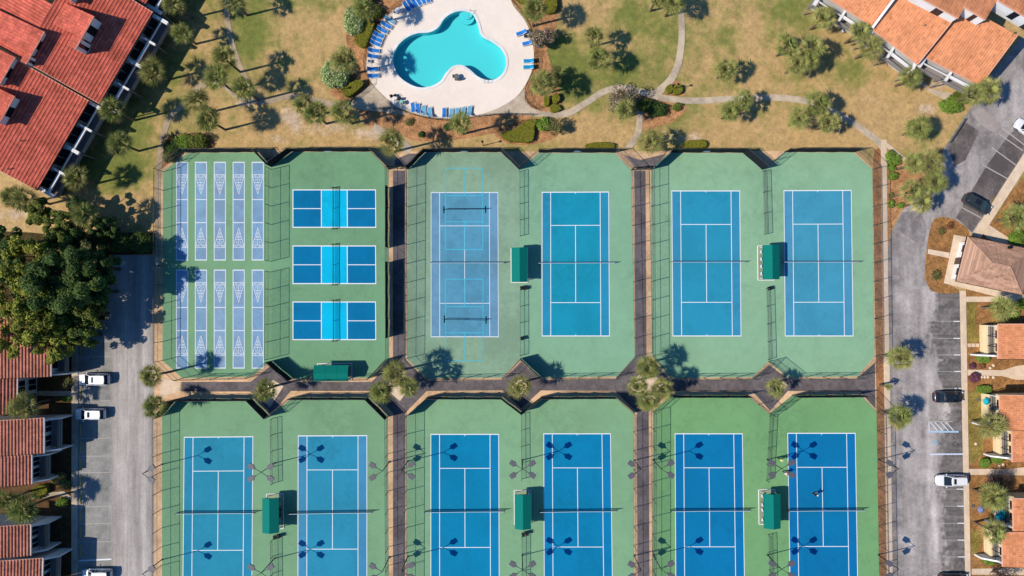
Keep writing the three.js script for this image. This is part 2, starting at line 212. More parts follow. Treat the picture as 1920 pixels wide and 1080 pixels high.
const lotMat = (() => { // worn asphalt of the right-hand lot: pale polished lane, dark sealed bays with ragged edges, stains, tyre marks, and fence mesh shade painted along the left edge
  const W = 512, Hh = 1408, x0 = P(1640, 540).x, x1 = P(2070, 540).x, z0 = P(1800, -20).z, z1 = P(1800, 1220).z, data = new Uint8Array(W * Hh * 4), toUV = (x, z) => [960 + x * 11.36, 556 + z * 11.36];
  const w = noiseField(512, [[9, 9, 1], [21, 21, 0.8], [50, 50, 0.6], [110, 110, 0.5]], 301), st = noiseField(512, [[40, 4, 1], [90, 9, 0.8], [16, 3, 1]], 303), fn = noiseField(512, [[60, 60, 0.6], [150, 150, 1], [400, 400, 1]], 307), sx = noiseField(512, [[5, 60, 1], [12, 120, 0.8]], 311);
  for (let y = 0; y < Hh; y++) for (let x = 0; x < W; x++) {
    const X = lerp(x0, x1, x / W), Z = lerp(z1, z0, y / Hh), [u, v] = toUV(X, Z), i = (y % 512) * 512 + x, j = ((y * 2) % 512) * 512 + ((x * 2) % 512); let k = 0.69 + 0.34 * (w[i] - 0.5) + 0.28 * (st[i] - 0.5) + 0.2 * (fn[j] - 0.5);
    if (v > 540 && u < 1830) { const edge = 1757 + (v - 556) * 0.022 + (w[i] - 0.5) * 70, bay = smooth(edge - 7, edge + 9, u) * (0.55 + 0.75 * smooth(0.34, 0.62, w[j])); k = lerp(k, 0.46 + 0.2 * (fn[i] - 0.5) + 0.24 * (sx[i] - 0.5) + 0.3 * (w[j] - 0.5), clamp(bay)); k += 0.1 * smooth(14, 2, Math.abs(u - (1738 + (v - 600) * 0.018))) * (0.4 + st[i]); }
    if (u < 1690) k -= 0.05 * smooth(0.4, 0.6, w[j]);  // left edge darkened in patches: shade of the fence mesh put into the colour
    const o = (y * W + x) * 4; data[o] = clamp(k) * 236; data[o + 1] = clamp(k) * 226; data[o + 2] = clamp(k) * 222; data[o + 3] = 255;
  }
  const t = new THREE.DataTexture(data, W, Hh); t.colorSpace = THREE.SRGBColorSpace; t.magFilter = THREE.LinearFilter; t.minFilter = THREE.LinearMipmapLinearFilter; t.generateMipmaps = true; t.wrapS = t.wrapT = THREE.ClampToEdgeWrapping; t.repeat.set(1 / (x1 - x0), 1 / (z1 - z0)); t.offset.set(-x0 / (x1 - x0), z1 / (z1 - z0)); t.needsUpdate = true;
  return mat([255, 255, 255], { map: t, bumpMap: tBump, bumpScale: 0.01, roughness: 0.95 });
})();
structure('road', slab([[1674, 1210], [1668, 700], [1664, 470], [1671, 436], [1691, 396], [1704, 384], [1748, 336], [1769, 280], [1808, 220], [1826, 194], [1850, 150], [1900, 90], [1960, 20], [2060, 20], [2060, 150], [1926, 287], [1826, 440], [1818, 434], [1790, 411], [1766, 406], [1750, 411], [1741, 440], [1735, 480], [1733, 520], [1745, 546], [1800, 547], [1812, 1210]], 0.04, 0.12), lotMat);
const roadMat = (() => { // left road: pale polished wheel tracks, greyer stained bays
  const W = 256, Hh = 1024, x0 = P(130, 540).x, x1 = P(300, 540).x, z0 = P(200, 460).z, z1 = P(200, 1220).z, data = new Uint8Array(W * Hh * 4);
  const w = noiseField(512, [[10, 10, 1], [24, 24, 0.8], [60, 60, 0.6], [140, 140, 0.5]], 401), st = noiseField(512, [[30, 3, 1], [70, 7, 0.8], [14, 2, 1]], 403), fn = noiseField(512, [[60, 60, 0.6], [150, 150, 1], [400, 400, 1]], 407);
  for (let y = 0; y < Hh; y++) for (let x = 0; x < W; x++) {
    const u = 130 + 170 * x / W, i = (y % 512) * 512 + (x * 2 % 512), j = ((y * 2) % 512) * 512 + ((x * 2) % 512), bay = smooth(214 + (w[i] - 0.5) * 18, 204 + (w[i] - 0.5) * 18, u); let k = 0.72 + 0.16 * (w[i] - 0.5) + 0.26 * (st[i] - 0.5) + 0.16 * (fn[j] - 0.5) + 0.05 * (smooth(12, 2, Math.abs(u - 232)) + smooth(10, 2, Math.abs(u - 270)));
    k = lerp(k, 0.64 + 0.3 * (w[j] - 0.5) + 0.16 * (fn[j] - 0.5), bay * 0.85); const o = (y * W + x) * 4; data[o] = clamp(k * lerp(1, 0.97, bay)) * 232; data[o + 1] = clamp(k * lerp(0.96, 0.965, bay)) * 232; data[o + 2] = clamp(k * lerp(0.93, 0.94, bay)) * 232; data[o + 3] = 255;
  }
  const t = new THREE.DataTexture(data, W, Hh); t.colorSpace = THREE.SRGBColorSpace; t.magFilter = THREE.LinearFilter; t.minFilter = THREE.LinearMipmapLinearFilter; t.generateMipmaps = true; t.wrapS = t.wrapT = THREE.ClampToEdgeWrapping; t.repeat.set(1 / (x1 - x0), 1 / (z1 - z0)); t.offset.set(-x0 / (x1 - x0), z1 / (z1 - z0)); t.needsUpdate = true;
  return mat([255, 255, 255], { map: t, bumpMap: tBump, bumpScale: 0.01, roughness: 0.95 });
})();
structure('road', slab([[147, 610], [200, 600], [214, 478], [289, 478], [289, 1210], [146, 1210]], 0.04, 0.12), roadMat);
structure('asphalt_patch', slab([[1820, 210], [1842, 203], [1868, 225], [1872, 240], [1862, 248], [1836, 232]], 0.046, 0.02), mat([178, 168, 164], { map: tConcrete }));
structure('asphalt_patch', slab([[1692, 398], [1726, 394], [1738, 430], [1732, 462], [1700, 444], [1676, 426]], 0.046, 0.02), mat([196, 190, 192], { map: tLot, roughness: 0.95 }));
{ // broad worn wheel band and darker parking bays, laid as separate asphalt courses
  structure('parking_bay', slab([[1850, 310], [1890, 255], [1955, 200], [1985, 190], [1918, 290], [1822, 436], [1792, 408]], 0.045, 0.02), M.asphaltDark);
  structure('parking_bay', slab([[1776, 274], [1808, 228], [1836, 246], [1810, 300], [1790, 312]], 0.045, 0.02), M.asphaltDark);
}
structure('sidewalk', slab([[1799, 545], [1810, 545], [1821, 1210], [1812, 1210]], 0.15, 0.2), M.pathWarm);
structure('sidewalk', slab([[1924, 280], [1940, 288], [1838, 446], [1822, 440]], 0.15, 0.2), M.pathWarm);
structure('sidewalk', slab([[135.5, 600], [147, 600], [146, 1210], [134.5, 1210]], 0.15, 0.2), M.path);
for (const l of [[[1810, 556], [1870, 556], [1905, 548], [1905, 558], [1870, 566], [1811, 566]], [[1814, 693], [1880, 694], [1905, 686], [1960, 680], [1960, 712], [1905, 712], [1878, 705], [1814, 704]], [[1817, 879], [1890, 879], [1960, 872], [1960, 892], [1890, 891], [1817, 890]], [[1822, 1066], [1960, 1064], [1960, 1078], [1822, 1077]], [[1838, 430], [1854, 422], [1922, 466], [1916, 474], [1850, 446]], [[1740, 467], [1780, 474], [1779, 484], [1739, 476]]]) structure('path', slab(l, 0.08, 0.1), M.pathWarm);
for (const l of [[[48, 733], [135, 733], [135, 743], [48, 741]], [[60, 925], [120, 921], [135, 932], [135, 938], [118, 930], [60, 936]]]) structure('path', slab(l, 0.08, 0.1), M.path);
structure('path', slab([[1788, 440], [1818, 446], [1812, 470], [1800, 527], [1920, 552], [1925, 563], [1905, 566], [1769, 531], [1776, 500]], 0.12, 0.16), M.pathWarm);
structure('patio', slab([[1690, 128], [1740, 160], [1735, 165], [1792, 176], [1775, 190], [1742, 172]], 0.07, 0.1), M.path);
for (const l of [[[-40, 20], [20, 30], [70, 14], [98, 30], [92, 44], [60, 28], [20, 45], [-40, 40]], [[20, -20], [40, 0], [70, 14], [60, 22], [15, 5]]]) structure('path', slab(l, 0.07, 0.1), M.pathWarm);
// stepping stones by the right-hand house
for (const u of [1817, 1824.5, 1832]) structure('stepping_stone', slab([[u - 3, 644], [u + 3, 644], [u + 3, 650.5], [u - 3, 650.5]], 0.1, 0.12), M.pathWarm);
// asphalt walkways between the courts
const walk = (l) => structure('walkway', slab(l, 0.05, 0.1), M.asphaltWalk);
walk([[737, 320], [759.5, 320], [760, 674], [737, 674]]); walk([[1189.5, 320], [1210, 320], [1212, 668], [1191, 668]]);
walk([[737, 774], [760, 774], [758, 1210], [737, 1210]]); walk([[1194, 772], [1216, 772], [1218, 1210], [1197, 1210]]);
walk([[340, 716], [470, 716], [470, 734], [340, 734]]); walk([[545, 716], [697, 716], [697, 733], [545, 733]]); walk([[800, 714], [942, 713], [942, 732], [800, 733]]); walk([[1014, 712], [1153, 711], [1153, 733], [1014, 732]]); walk([[1256, 712], [1410, 711], [1410, 733], [1256, 733]]); walk([[1477, 711], [1606, 710], [1640, 680], [1641, 766], [1612, 734], [1477, 733]]);
walk([[737, 674], [760, 674], [800, 714], [800, 733], [760, 774], [737, 774], [697, 733], [697, 716]]);
walk([[1191, 668], [1212, 668], [1256, 712], [1256, 733], [1216, 772], [1194, 772], [1153, 733], [1153, 711]]);
walk([[510, 684], [545, 716], [545, 733], [510, 776], [470, 734], [470, 716]]); walk([[977, 678], [1014, 712], [1014, 732], [977, 766], [942, 732], [942, 713]]); walk([[1442, 684], [1477, 711], [1477, 733], [1444, 770], [1410, 733], [1410, 711]]);
walk([[490, 300], [512, 292], [530, 300], [514, 314]]); walk([[740, 300], [766, 288], [792, 288], [766, 314], [740, 312]]); walk([[1170, 290], [1200, 300], [1250, 288], [1224, 316], [1206, 318], [1196, 318]]);
for (const l of [[[741, 704], [768, 728], [750, 752], [722, 728]], [[1216, 688], [1248, 726], [1220, 762], [1176, 722]], [[512, 712], [532, 724], [506, 764], [486, 742]], [[972, 706], [990, 724], [974, 744], [956, 726]], [[1462, 709], [1477, 722], [1463, 734], [1450, 722]], [[303, 708], [338, 718], [338, 734], [300, 744]]]) structure('planting_island', slab(l, 0.07, 0.1), M.pathWarm);

// ---------------------------------------------------------------- court slabs and playing surfaces
const green = (rgb, worn) => mat(rgb, { map: worn ? tWornCourt : tCourt, roughness: 0.92 });
const courtSlab = (list, m) => structure('court_slab', slab(list, 0.08, 0.14), m);
const gT1 = green([128, 172, 132]), gT1b = green([121, 167, 129]), gT2a = green([142, 176, 150], true), gT2b = green([138, 184, 152]), gT3 = green([145, 188, 153]), gB1 = green([128, 171, 132]), gB2 = green([134, 178, 138]), gB3 = green([123, 173, 119]);
courtSlab([[306, 322], [352, 287], [483, 286], [509, 313], [508, 677], [472, 706], [342, 709], [305, 676]], gT1);
courtSlab([[509, 313], [547, 285], [697, 285], [728, 318], [729, 672], [694, 708], [548, 710], [508, 677]], gT1b);
courtSlab([[765, 317], [797, 286], [940, 286], [974, 318], [975, 672], [942, 708], [800, 710], [763, 672]], gT2a);
courtSlab([[974, 318], [1010, 287], [1152, 287], [1183, 319], [1190, 669], [1156, 706], [1014, 708], [975, 672]], gT2b);
courtSlab([[1220, 318], [1256, 287], [1392, 287], [1429, 318], [1440, 678], [1411, 707], [1257, 708], [1222, 668]], gT3);
courtSlab([[1429, 318], [1470, 286], [1600, 286], [1635, 318], [1639, 668], [1607, 706], [1477, 707], [1440, 678]], gT3);
courtSlab([[304, 1210], [304, 780], [333, 748], [474, 747], [507, 780], [511, 1210]], gB1); courtSlab([[511, 1210], [507, 780], [549, 745], [691, 745], [727, 781], [729, 1210]], gB1);
courtSlab([[762, 1210], [763, 779], [802, 744], [940, 744], [977, 772], [979, 1210]], gB2); courtSlab([[979, 1210], [977, 772], [1014, 744], [1152, 743], [1187, 774], [1189, 1210]], gB2);
courtSlab([[1224, 1210], [1224, 771], [1257, 741], [1400, 741], [1442, 776], [1446, 1210]], gB3); courtSlab([[1446, 1210], [1442, 776], [1485, 741], [1612, 740], [1643, 772], [1650, 1210]], gB3);

const bil = (c, a, b) => { const p = c.map(([u, v]) => P(u, v)); return p[0].clone().lerp(p[1], a).lerp(p[3].clone().lerp(p[2], a), b); }; // corners TL TR BR BL
function sheet(c, a0, b0, a1, b1, y) { const q = [bil(c, a0, b0), bil(c, a0, b1), bil(c, a1, b1), bil(c, a1, b0)]; q.forEach((p) => p.y = y); return quad(...q); }
const LINE_Y = 0.094;
function tennisCourt(c, inner, alley, label, extra) {
  const g = new THREE.Group(); g.name = numbered('tennis_court'); g.userData = { kind: 'structure', label }; scene.add(g);
  mesh('playing_surface', sheet(c, 0, 0, 1, 1, 0.084), alley, g); const ai = 1.37 / 10.97, w = 0.10 / 10.97, l = 0.10 / 23.77, s = 5.485 / 23.77;
  mesh('playing_surface', sheet(c, ai, 0, 1 - ai, 1, 0.088), inner, g);
  const ln = (...k) => mesh('painted_line', sheet(c, ...k, LINE_Y), extra ?? M.line, g);
  ln(0, -l, 1, l * 0.4); ln(0, 1 - l * 0.4, 1, 1 + l); ln(-w, -l, 0, 1 + l); ln(1, -l, 1 + w, 1 + l);
  ln(ai - w / 2, l * 0.4, ai + w / 2, 1 - l * 0.4); ln(1 - ai - w / 2, l * 0.4, 1 - ai + w / 2, 1 - l * 0.4);
  ln(ai + w / 2, s - l / 2, 1 - ai - w / 2, s + l / 2); ln(ai + w / 2, 1 - s - l / 2, 1 - ai - w / 2, 1 - s + l / 2); ln(0.5 - w / 2, s + l / 2, 0.5 + w / 2, 1 - s - l / 2);
  ln(0.5 - w / 2, l * 0.4, 0.5 + w / 2, l * 0.4 + 0.008); ln(0.5 - w / 2, 1 - l * 0.4 - 0.008, 0.5 + w / 2, 1 - l * 0.4);
  return g;
}
const blue = (rgb, worn) => mat(rgb, { map: worn ? tWornCourt : tCourt, roughness: 0.9 });
const courtsSpec = [
  [[[809, 361.5], [933, 361.5], [934, 631], [809, 631]], [92, 158, 190], [112, 160, 194], 'faded tennis court with extra light blue pickleball lines', true],
  [[[1017, 361], [1140.5, 360.5], [1142, 629.5], [1017, 629.5]], [26, 152, 183], [44, 148, 186], 'tennis court right of the faded court with portable nets'],
  [[[1260, 358.5], [1386, 358.5], [1388.5, 629.5], [1262, 629.5]], [44, 152, 186], [56, 150, 188], 'upper right enclosure, left tennis court'],
  [[[1470, 358], [1595, 357.5], [1598.5, 629.5], [1472.5, 629.5]], [70, 157, 188], [78, 156, 192], 'upper right enclosure, tennis court nearest the road'],
  [[[346.5, 820], [474, 819], [472, 1095], [344, 1095.5]], [46, 147, 178], [44, 144, 180], 'lower left tennis court beside the left road'],
  [[[560, 817.5], [687.5, 817], [687.5, 1093], [559.5, 1093]], [48, 148, 182], [70, 150, 190], 'lower left enclosure, right tennis court'],
  [[[808.5, 814.5], [934.5, 814.5], [935.5, 1089.5], [808.5, 1090]], [5, 134, 180], [5, 132, 182], 'lower middle enclosure, left deep blue tennis court'],
  [[[1020, 813.5], [1144, 813.5], [1147.5, 1089], [1021, 1089]], [5, 132, 180], [5, 130, 184], 'lower middle enclosure, right deep blue tennis court'],
  [[[1266, 813.5], [1391, 813.5], [1395, 1088.5], [1267.5, 1088.5]], [5, 124, 178], [5, 122, 182], 'lower right enclosure, left deep blue tennis court'],
  [[[1477, 812.5], [1602.5, 812.5], [1607, 1088], [1481.5, 1088]], [5, 122, 176], [5, 120, 182], 'lower right tennis court with a player on it'],
];
const courts = courtsSpec.map(([c, i, a, label, worn]) => tennisCourt(c, blue(i, worn), blue(a, worn), label, worn ? M.lineOld : undefined));
{ // light blue pickleball lines over the faded court
  const c = courtsSpec[0][0], g = courts[0], U = (u) => (u - 809) / 124.5, W = (v) => (v - 361.5) / 269.5, y = 0.098, t = 0.6;
  const hl = (u0, u1, v) => mesh('painted_line', sheet(c, U(u0), W(v - t), U(u1), W(v + t), y), M.cyanLine, g), vl = (u, v0, v1) => mesh('painted_line', sheet(c, U(u - t), W(v0), U(u + t), W(v1), y), M.cyanLine, g);
  for (const [v0, k0, k1, v1] of [[315.5, 367, 416, 468], [523.5, 575, 624, 676]]) { hl(835, 906, v0); hl(835, 906, v1); hl(836.5, 905, k0); hl(836.5, 905, k1); vl(835.5, v0 + t, v1 - t); vl(905.5, v0 + t, v1 - t); vl(871, v0 + t, k0 - t); vl(871, k1 + t, v1 - t); }
}
const pbBlue = blue([0, 121, 173]), pbCyan = blue([0, 196, 240]);
[['topmost of the three pickleball courts', 356.5, 426], ['middle one of the three pickleball courts', 461.5, 531.5], ['lowest of the three pickleball courts', 566.5, 636.5]].forEach(([label, v0, v1]) => {
  const g = new THREE.Group(); g.name = numbered('pickleball_court'); g.userData = { kind: 'structure', label }; scene.add(g);
  const c = [[550, v0], [704, v0], [704.5, v1], [550, v1]], k0 = 0.342, k1 = 0.658, w = 0.10 / 13.6, l = 0.10 / 6.2;
  mesh('playing_surface', sheet(c, 0, 0, k0, 1, 0.084), pbBlue, g); mesh('playing_surface', sheet(c, k1, 0, 1, 1, 0.084), pbBlue, g); mesh('kitchen_surface', sheet(c, k0, 0, k1, 1, 0.085), pbCyan, g);
  const ln = (...k) => mesh('painted_line', sheet(c, ...k, LINE_Y), M.line, g);
  ln(-w, -l, 1 + w, l * 0.5); ln(-w, 1 - l * 0.5, 1 + w, 1 + l); ln(-w, l * 0.5, w * 0.3, 1 - l * 0.5); ln(1 - w * 0.3, l * 0.5, 1 + w, 1 - l * 0.5); ln(k0 - w * 0.6, l * 0.5, k0 + w * 0.6, 1 - l * 0.5); ln(k1 - w * 0.6, l * 0.5, k1 + w * 0.6, 1 - l * 0.5);
  ln(w * 0.3, 0.5 - l * 0.6, k0 - w * 0.6, 0.5 + l * 0.6); ln(k1 + w * 0.6, 0.5 - l * 0.6, 1 - w * 0.3, 0.5 + l * 0.6);
});
function canvasTex(w, h, draw) { const c = document.createElement('canvas'); c.width = w; c.height = h; const x = c.getContext('2d'); x.clearRect(0, 0, w, h); draw(x, w, h); const t = new THREE.CanvasTexture(c); t.colorSpace = THREE.SRGBColorSpace; return t; }
const scoreMat = new THREE.MeshStandardMaterial({ color: tone(226, 236, 244), roughness: 0.9, transparent: true, map: canvasTex(256, 460, (x, w, h) => { // apex at the bottom of the print
  x.strokeStyle = '#ffffff'; x.fillStyle = '#ffffff'; x.lineWidth = 11; x.textAlign = 'center'; x.textBaseline = 'middle'; const y0 = 6, y1 = 62, yA = 452; const half = (y) => (w / 2 - 6) * (yA - y) / (yA - y1);
  x.strokeRect(6, y0, w - 12, y1 - y0); x.beginPath(); x.moveTo(6, y1); x.lineTo(w / 2, yA); x.lineTo(w - 6, y1); x.stroke();
  for (const y of [190, 318]) { x.beginPath(); x.moveTo(w / 2 - half(y), y); x.lineTo(w / 2 + half(y), y); x.stroke(); }
  x.beginPath(); x.moveTo(w / 2, y1); x.lineTo(w / 2, 318); x.stroke(); x.font = 'bold 46px sans-serif'; x.fillText('10', 66, 35); x.fillText('OFF', 190, 35); x.font = 'bold 74px sans-serif'; x.fillText('7', 82, 128); x.fillText('7', 174, 128); x.font = 'bold 62px sans-serif'; x.fillText('8', 98, 252); x.fillText('8', 158, 252); x.font = 'bold 40px sans-serif'; x.fillText('10', 128, 348);
}) });
const laneMats = [blue([132, 168, 204], true), blue([136, 174, 206], true), blue([142, 174, 204], true), blue([138, 172, 206], true), blue([132, 172, 206], true)];
[342, 377.3, 412.7, 448, 483.7].forEach((u, i) => [[304.5, 487.5, 'upper'], [506.5, 690, 'lower']].forEach(([v0, v1, row]) => {
  const g = new THREE.Group(); g.name = numbered('shuffleboard_lane'); g.userData = { kind: 'structure', label: `${row} row of shuffleboard lanes, number ${i + 1} from the left fence` }; scene.add(g);
  const c = [[u - 10.3, v0], [u + 10.3, v0], [u + 10.2, v1], [u - 10.3, v1]], w = 0.09 / 1.83, l = 0.09 / 16.1, S = (v) => (v - v0) / (v1 - v0);
  mesh('lane_surface', sheet(c, 0, 0, 1, 1, 0.084), laneMats[i], g);
  const ln = (...k) => mesh('painted_line', sheet(c, ...k, 0.09), M.lineOld, g);
  ln(-w, -l, 1 + w, l); ln(-w, 1 - l, 1 + w, 1 + l); ln(-w, l, w * 0.4, 1 - l); ln(1 - w * 0.4, l, 1 + w, 1 - l);
  for (const f of [0.382, 0.618]) ln(w * 0.4, f - l * 0.8, 1 - w * 0.4, f + l * 0.8);
  for (const [a, b] of [[0.124, 0.33], [0.876, 0.67]]) { // score print: wide end at a, apex at b
    const q = [bil(c, 0.02, a), bil(c, 0.98, a), bil(c, 0.98, b), bil(c, 0.02, b)]; q.forEach((p) => p.y = 0.095); const up = a > b, A = [0, 1], B = [1, 1], C = [1, 0], D = [0, 0];
    mesh('score_triangle', up ? tris([q[0], q[1], q[2], q[0], q[2], q[3]], [A, B, C, A, C, D]) : tris([q[0], q[2], q[1], q[0], q[3], q[2]], [A, C, B, A, D, C]), scoreMat, g);
  }
}));
// parking lines
const stripe = (l, m = M.lineOld, name = 'parking_line') => structure(name, slab(l, 0.052, 0.004), m);
const faintLine = mat([184, 178, 172]);
for (const v of [640, 669, 752, 822, 855.5, 886, 950, 982, 1016]) stripe([[149, v - 0.6], [208, v - 1.2], [208, v], [149, v + 0.8]], faintLine);
stripe([[149, 1050], [209, 1047], [209, 1049.5], [149, 1052.5]], M.line);
for (const v of [602.5, 634.5, 665.5, 696.5, 728, 917, 949, 981, 1012.5, 1044, 1076]) { stripe([[1786 + (v - 600) * 0.021, v - 0.7], [1799 + (v - 600) * 0.021, v - 0.9], [1799 + (v - 600) * 0.021, v + 0.9], [1786 + (v - 600) * 0.021, v + 0.5]], M.line); stripe([[1757 + (v - 600) * 0.018, v - 0.5], [1784 + (v - 600) * 0.021, v - 0.5], [1784 + (v - 600) * 0.021, v + 0.4], [1757 + (v - 600) * 0.018, v + 0.4]], faintLine); }
for (const [a, b] of [[[1842, 308], [1890, 335]], [[1860, 276], [1905, 309]], [[1873, 250], [1918, 282]], [[1880, 240], [1922, 272]], [[1803, 388], [1840, 408]]]) stripe([a, b, [b[0] - 1, b[1] + 1.6], [a[0] - 1, a[1] + 1.6]], faintLine);
{ const w = mat([226, 236, 246]); stripe([[1741, 790], [1786, 789.5], [1786, 791], [1741, 791.5]], faintLine, 'hatching_line'); stripe([[1741, 791], [1742.3, 791], [1742.3, 808], [1741, 808]], w, 'hatching_line'); stripe([[1741, 808], [1797, 808], [1797, 811], [1741, 811]], mat([176, 206, 236]), 'hatching_line');
  for (const u of [1743, 1752, 1763, 1773]) stripe([[u, 791.5], [u + 1.6, 791.5], [u + 15.6, 807.5], [u + 13.6, 807.5]], w, 'hatching_line');
  stripe([[1743, 850.5], [1805, 850], [1805, 852.4], [1743, 853]], mat([214, 226, 250]), 'parking_line');
  const sym = new THREE.MeshStandardMaterial({ color: tone(120, 196, 232), roughness: 0.9, transparent: true, map: canvasTex(128, 128, (x) => { x.strokeStyle = '#fff'; x.fillStyle = '#fff'; x.lineWidth = 12; x.lineCap = 'round'; x.beginPath(); x.arc(58, 78, 32, -0.9, 3.9); x.stroke(); x.beginPath(); x.moveTo(54, 36); x.lineTo(58, 70); x.lineTo(88, 70); x.lineTo(104, 104); x.stroke(); x.beginPath(); x.arc(52, 18, 12, 0, 7); x.fill(); }) });
  const q = [P(1746, 836), P(1746, 824), P(1760, 824), P(1760, 836)]; q.forEach((p) => p.y = 0.056); const g = tris([q[0], q[2], q[1], q[0], q[3], q[2]], [[1, 1], [0, 0], [0, 1], [1, 1], [1, 0], [0, 0]]); structure('wheelchair_symbol', g, sym);
}

// ---------------------------------------------------------------- fences round the courts
const postGeo = {}, postFor = (h, r) => postGeo[h + '/' + r] ??= new THREE.CylinderGeometry(r, r, h, 7).translate(0, h / 2, 0);
function panelGeo(a, b, y0, y1) { // vertical panel between two points of the ground, uv in metres
  const L = Math.hypot(b.x - a.x, b.z - a.z), p = [V(a.x, y0, a.z), V(b.x, y0, b.z), V(b.x, y1, b.z), V(a.x, y1, a.z)], t = [[0, y0], [L, y0], [L, y1], [0, y1]];
  return tris([p[0], p[1], p[2], p[0], p[2], p[3]], [t[0], t[1], t[2], t[0], t[2], t[3]]);
}
// runs: list of [u, v, kind] where kind describes the stretch leading to that point: c chain link, s with wind screen, '' opening
function fence(label, runs, h = 3.05, spacing = 3.0, group = 'chain link fences round the courts', rail = true) {
  const base = P(runs[0][0], runs[0][1]), g = thing('chain_link_fence', label, 'fence', [base.x, 0.08, base.z], 0, group), B = { x: base.x, y: 0.08, z: base.z };
  const W = runs.map(([u, v]) => P(u, v)); let done = new Set();
  const post = (p) => { const k = p.x.toFixed(2) + p.z.toFixed(2); if (done.has(k)) return; done.add(k); mesh('post', postFor(h, 0.05), M.steel, g).position.set(p.x - B.x, 0, p.z - B.z); };
  for (let i = 1; i < runs.length; i++) {
    const a = W[i - 1], b = W[i], kind = runs[i][2], L = a.distanceTo(b); if (kind === '') continue;
    const n = Math.max(1, Math.round(L / spacing)); for (let k = 0; k <= n; k++) post(a.clone().lerp(b, k / n));
    if (rail) { mesh('top_rail', rel(bar(V(a.x, h + 0.06, a.z), V(b.x, h + 0.06, b.z), 0.038, 6), B), M.steel, g); mesh('middle_rail', rel(bar(V(a.x, h / 2 + 0.08, a.z), V(b.x, h / 2 + 0.08, b.z), 0.03, 5), B), M.steel, g); }
    mesh('mesh_panel', rel(panelGeo(a, b, 0.12, h + 0.04), B), M.link, g);
    if (kind === 's') { // wind screen laced to the inner side, sagging a little between its ties
      const t = b.clone().sub(a).normalize(), nrm = V(-t.z, 0, t.x).multiplyScalar(0.07), k = Math.max(2, Math.round(L / 1.2)), list = [], top = (s) => h - 0.12 - 0.05 * Math.abs(Math.sin(s * k * 1.3)), at = (s, y) => { const p = a.clone().lerp(b, s).add(nrm); return V(p.x + nrm.x * 0.5 * Math.sin(s * k * 2.1), y, p.z + nrm.z * 0.5 * Math.sin(s * k * 2.1)); };
      for (let j = 0; j < k; j++) { const s0 = j / k, s1 = (j + 1) / k, q = [at(s0, 0.2), at(s1, 0.2), at(s1, top(s1)), at(s0, top(s0))]; list.push(q[0], q[1], q[2], q[0], q[2], q[3]); }
      mesh('wind_screen', rel(tris(list), B), M.screen, g);
    }
  }
  return g;
}
M.screen.side = THREE.DoubleSide;
fence('fence round the shuffleboard and pickleball enclosure, with dark wind screens', [[306, 322], [352, 286, 'c'], [483, 285, 's'], [509, 313, 's'], [547, 284, 's'], [697, 284, 's'], [728, 318, 's'], [728.5, 352, 'c'], [728.5, 465, 's'], [728.5, 492, 'c'], [729, 632, 's'], [729, 672, 'c'], [694, 708.5, 's'], [548, 710.5, 'c'], [508, 677, 's'], [472, 706.5, 'c'], [342, 709.5, 'c'], [305, 676, 'c'], [306, 322, 'c']]);
fence('fence round the upper middle pair of tennis courts, one faded', [[765, 317], [797, 285, 's'], [940, 285, 's'], [974, 318, 's'], [1010, 286, 'c'], [1152, 286, 's'], [1183, 319, 'c'], [1190, 669, 'c'], [1156, 706.5, 'c'], [1014, 708.5, 'c'], [975, 672, 's'], [942, 708.5, 'c'], [800, 710.5, 'c'], [763, 672, 'c'], [765, 317, 'c']]);
fence('fence round the upper right pair of tennis courts near the road', [[1220, 318], [1256, 286, 's'], [1392, 286, 's'], [1429, 318, 's'], [1470, 285, 'c'], [1600, 285, 's'], [1635, 318, 'c'], [1639.5, 668, 'c'], [1607, 706.5, 'c'], [1477, 707.5, 'c'], [1440, 678, 'c'], [1411, 707.5, 'c'], [1257, 708.5, 'c'], [1222, 668, 'c'], [1220, 318, 'c']]);
fence('fence round the lower left pair of tennis courts beside the parking road', [[303.5, 1200], [303.5, 780, 'c'], [333, 747.5, 's'], [474, 746.5, 's'], [507, 780, 's'], [549, 744.5, 'c'], [691, 744.5, 's'], [727.5, 781, 's'], [729.5, 1200, 'c']]);
fence('fence round the lower middle pair of deep blue tennis courts', [[761.5, 1200], [762.5, 779, 'c'], [802, 743.5, 's'], [940, 743.5, 's'], [977, 772, 's'], [1014, 743.5, 's'], [1152, 742.5, 's'], [1187.5, 774, 's'], [1189.5, 1200, 'c']]);
fence('fence round the lower right pair of deep blue tennis courts', [[1223.5, 1200], [1223.5, 771, 'c'], [1257, 740.5, 'c'], [1400, 740.5, 's'], [1442, 776, 'c'], [1485, 740.5, 'c'], [1612, 739.5, 's'], [1643.5, 772, 'c'], [1650.5, 1200, 'c']]);
const dg = 'low divider fences between paired courts';
fence('tall divider fence between the shuffleboard lanes and the pickleball courts', [[509.5, 318], [509, 490, 'c'], [509, 510, ''], [508.5, 672, 'c']], 3.05, 3.0, 'chain link fences round the courts');
fence('divider fence above the shelter of the upper middle courts', [[974.5, 322], [975, 443, 'c']], 1.5, 3, dg);
fence('divider fence below the shelter of the upper middle courts', [[975, 544, 'c'], [975.3, 667, 'c']], 1.5, 3, dg);
fence('divider fence above the shelter of the upper right courts', [[1429.2, 322], [1432.5, 440, 'c']], 1.5, 3, dg);
fence('divider fence below the shelter of the upper right courts', [[1436, 541], [1439.6, 674, 'c']], 1.5, 3, dg);
fence('divider fence above the shelter of the lower left courts', [[507.5, 784], [509, 905, 'c']].map(([u, v, k]) => [u + 5, v, k]), 1.5, 3, dg);
fence('divider fence below the shelter of the lower left courts', [[513, 1010], [515, 1200, 'c']], 1.5, 3, dg);
fence('divider fence above the shelter of the lower middle courts', [[977.2, 776], [978, 898, 'c']], 1.5, 3, dg);
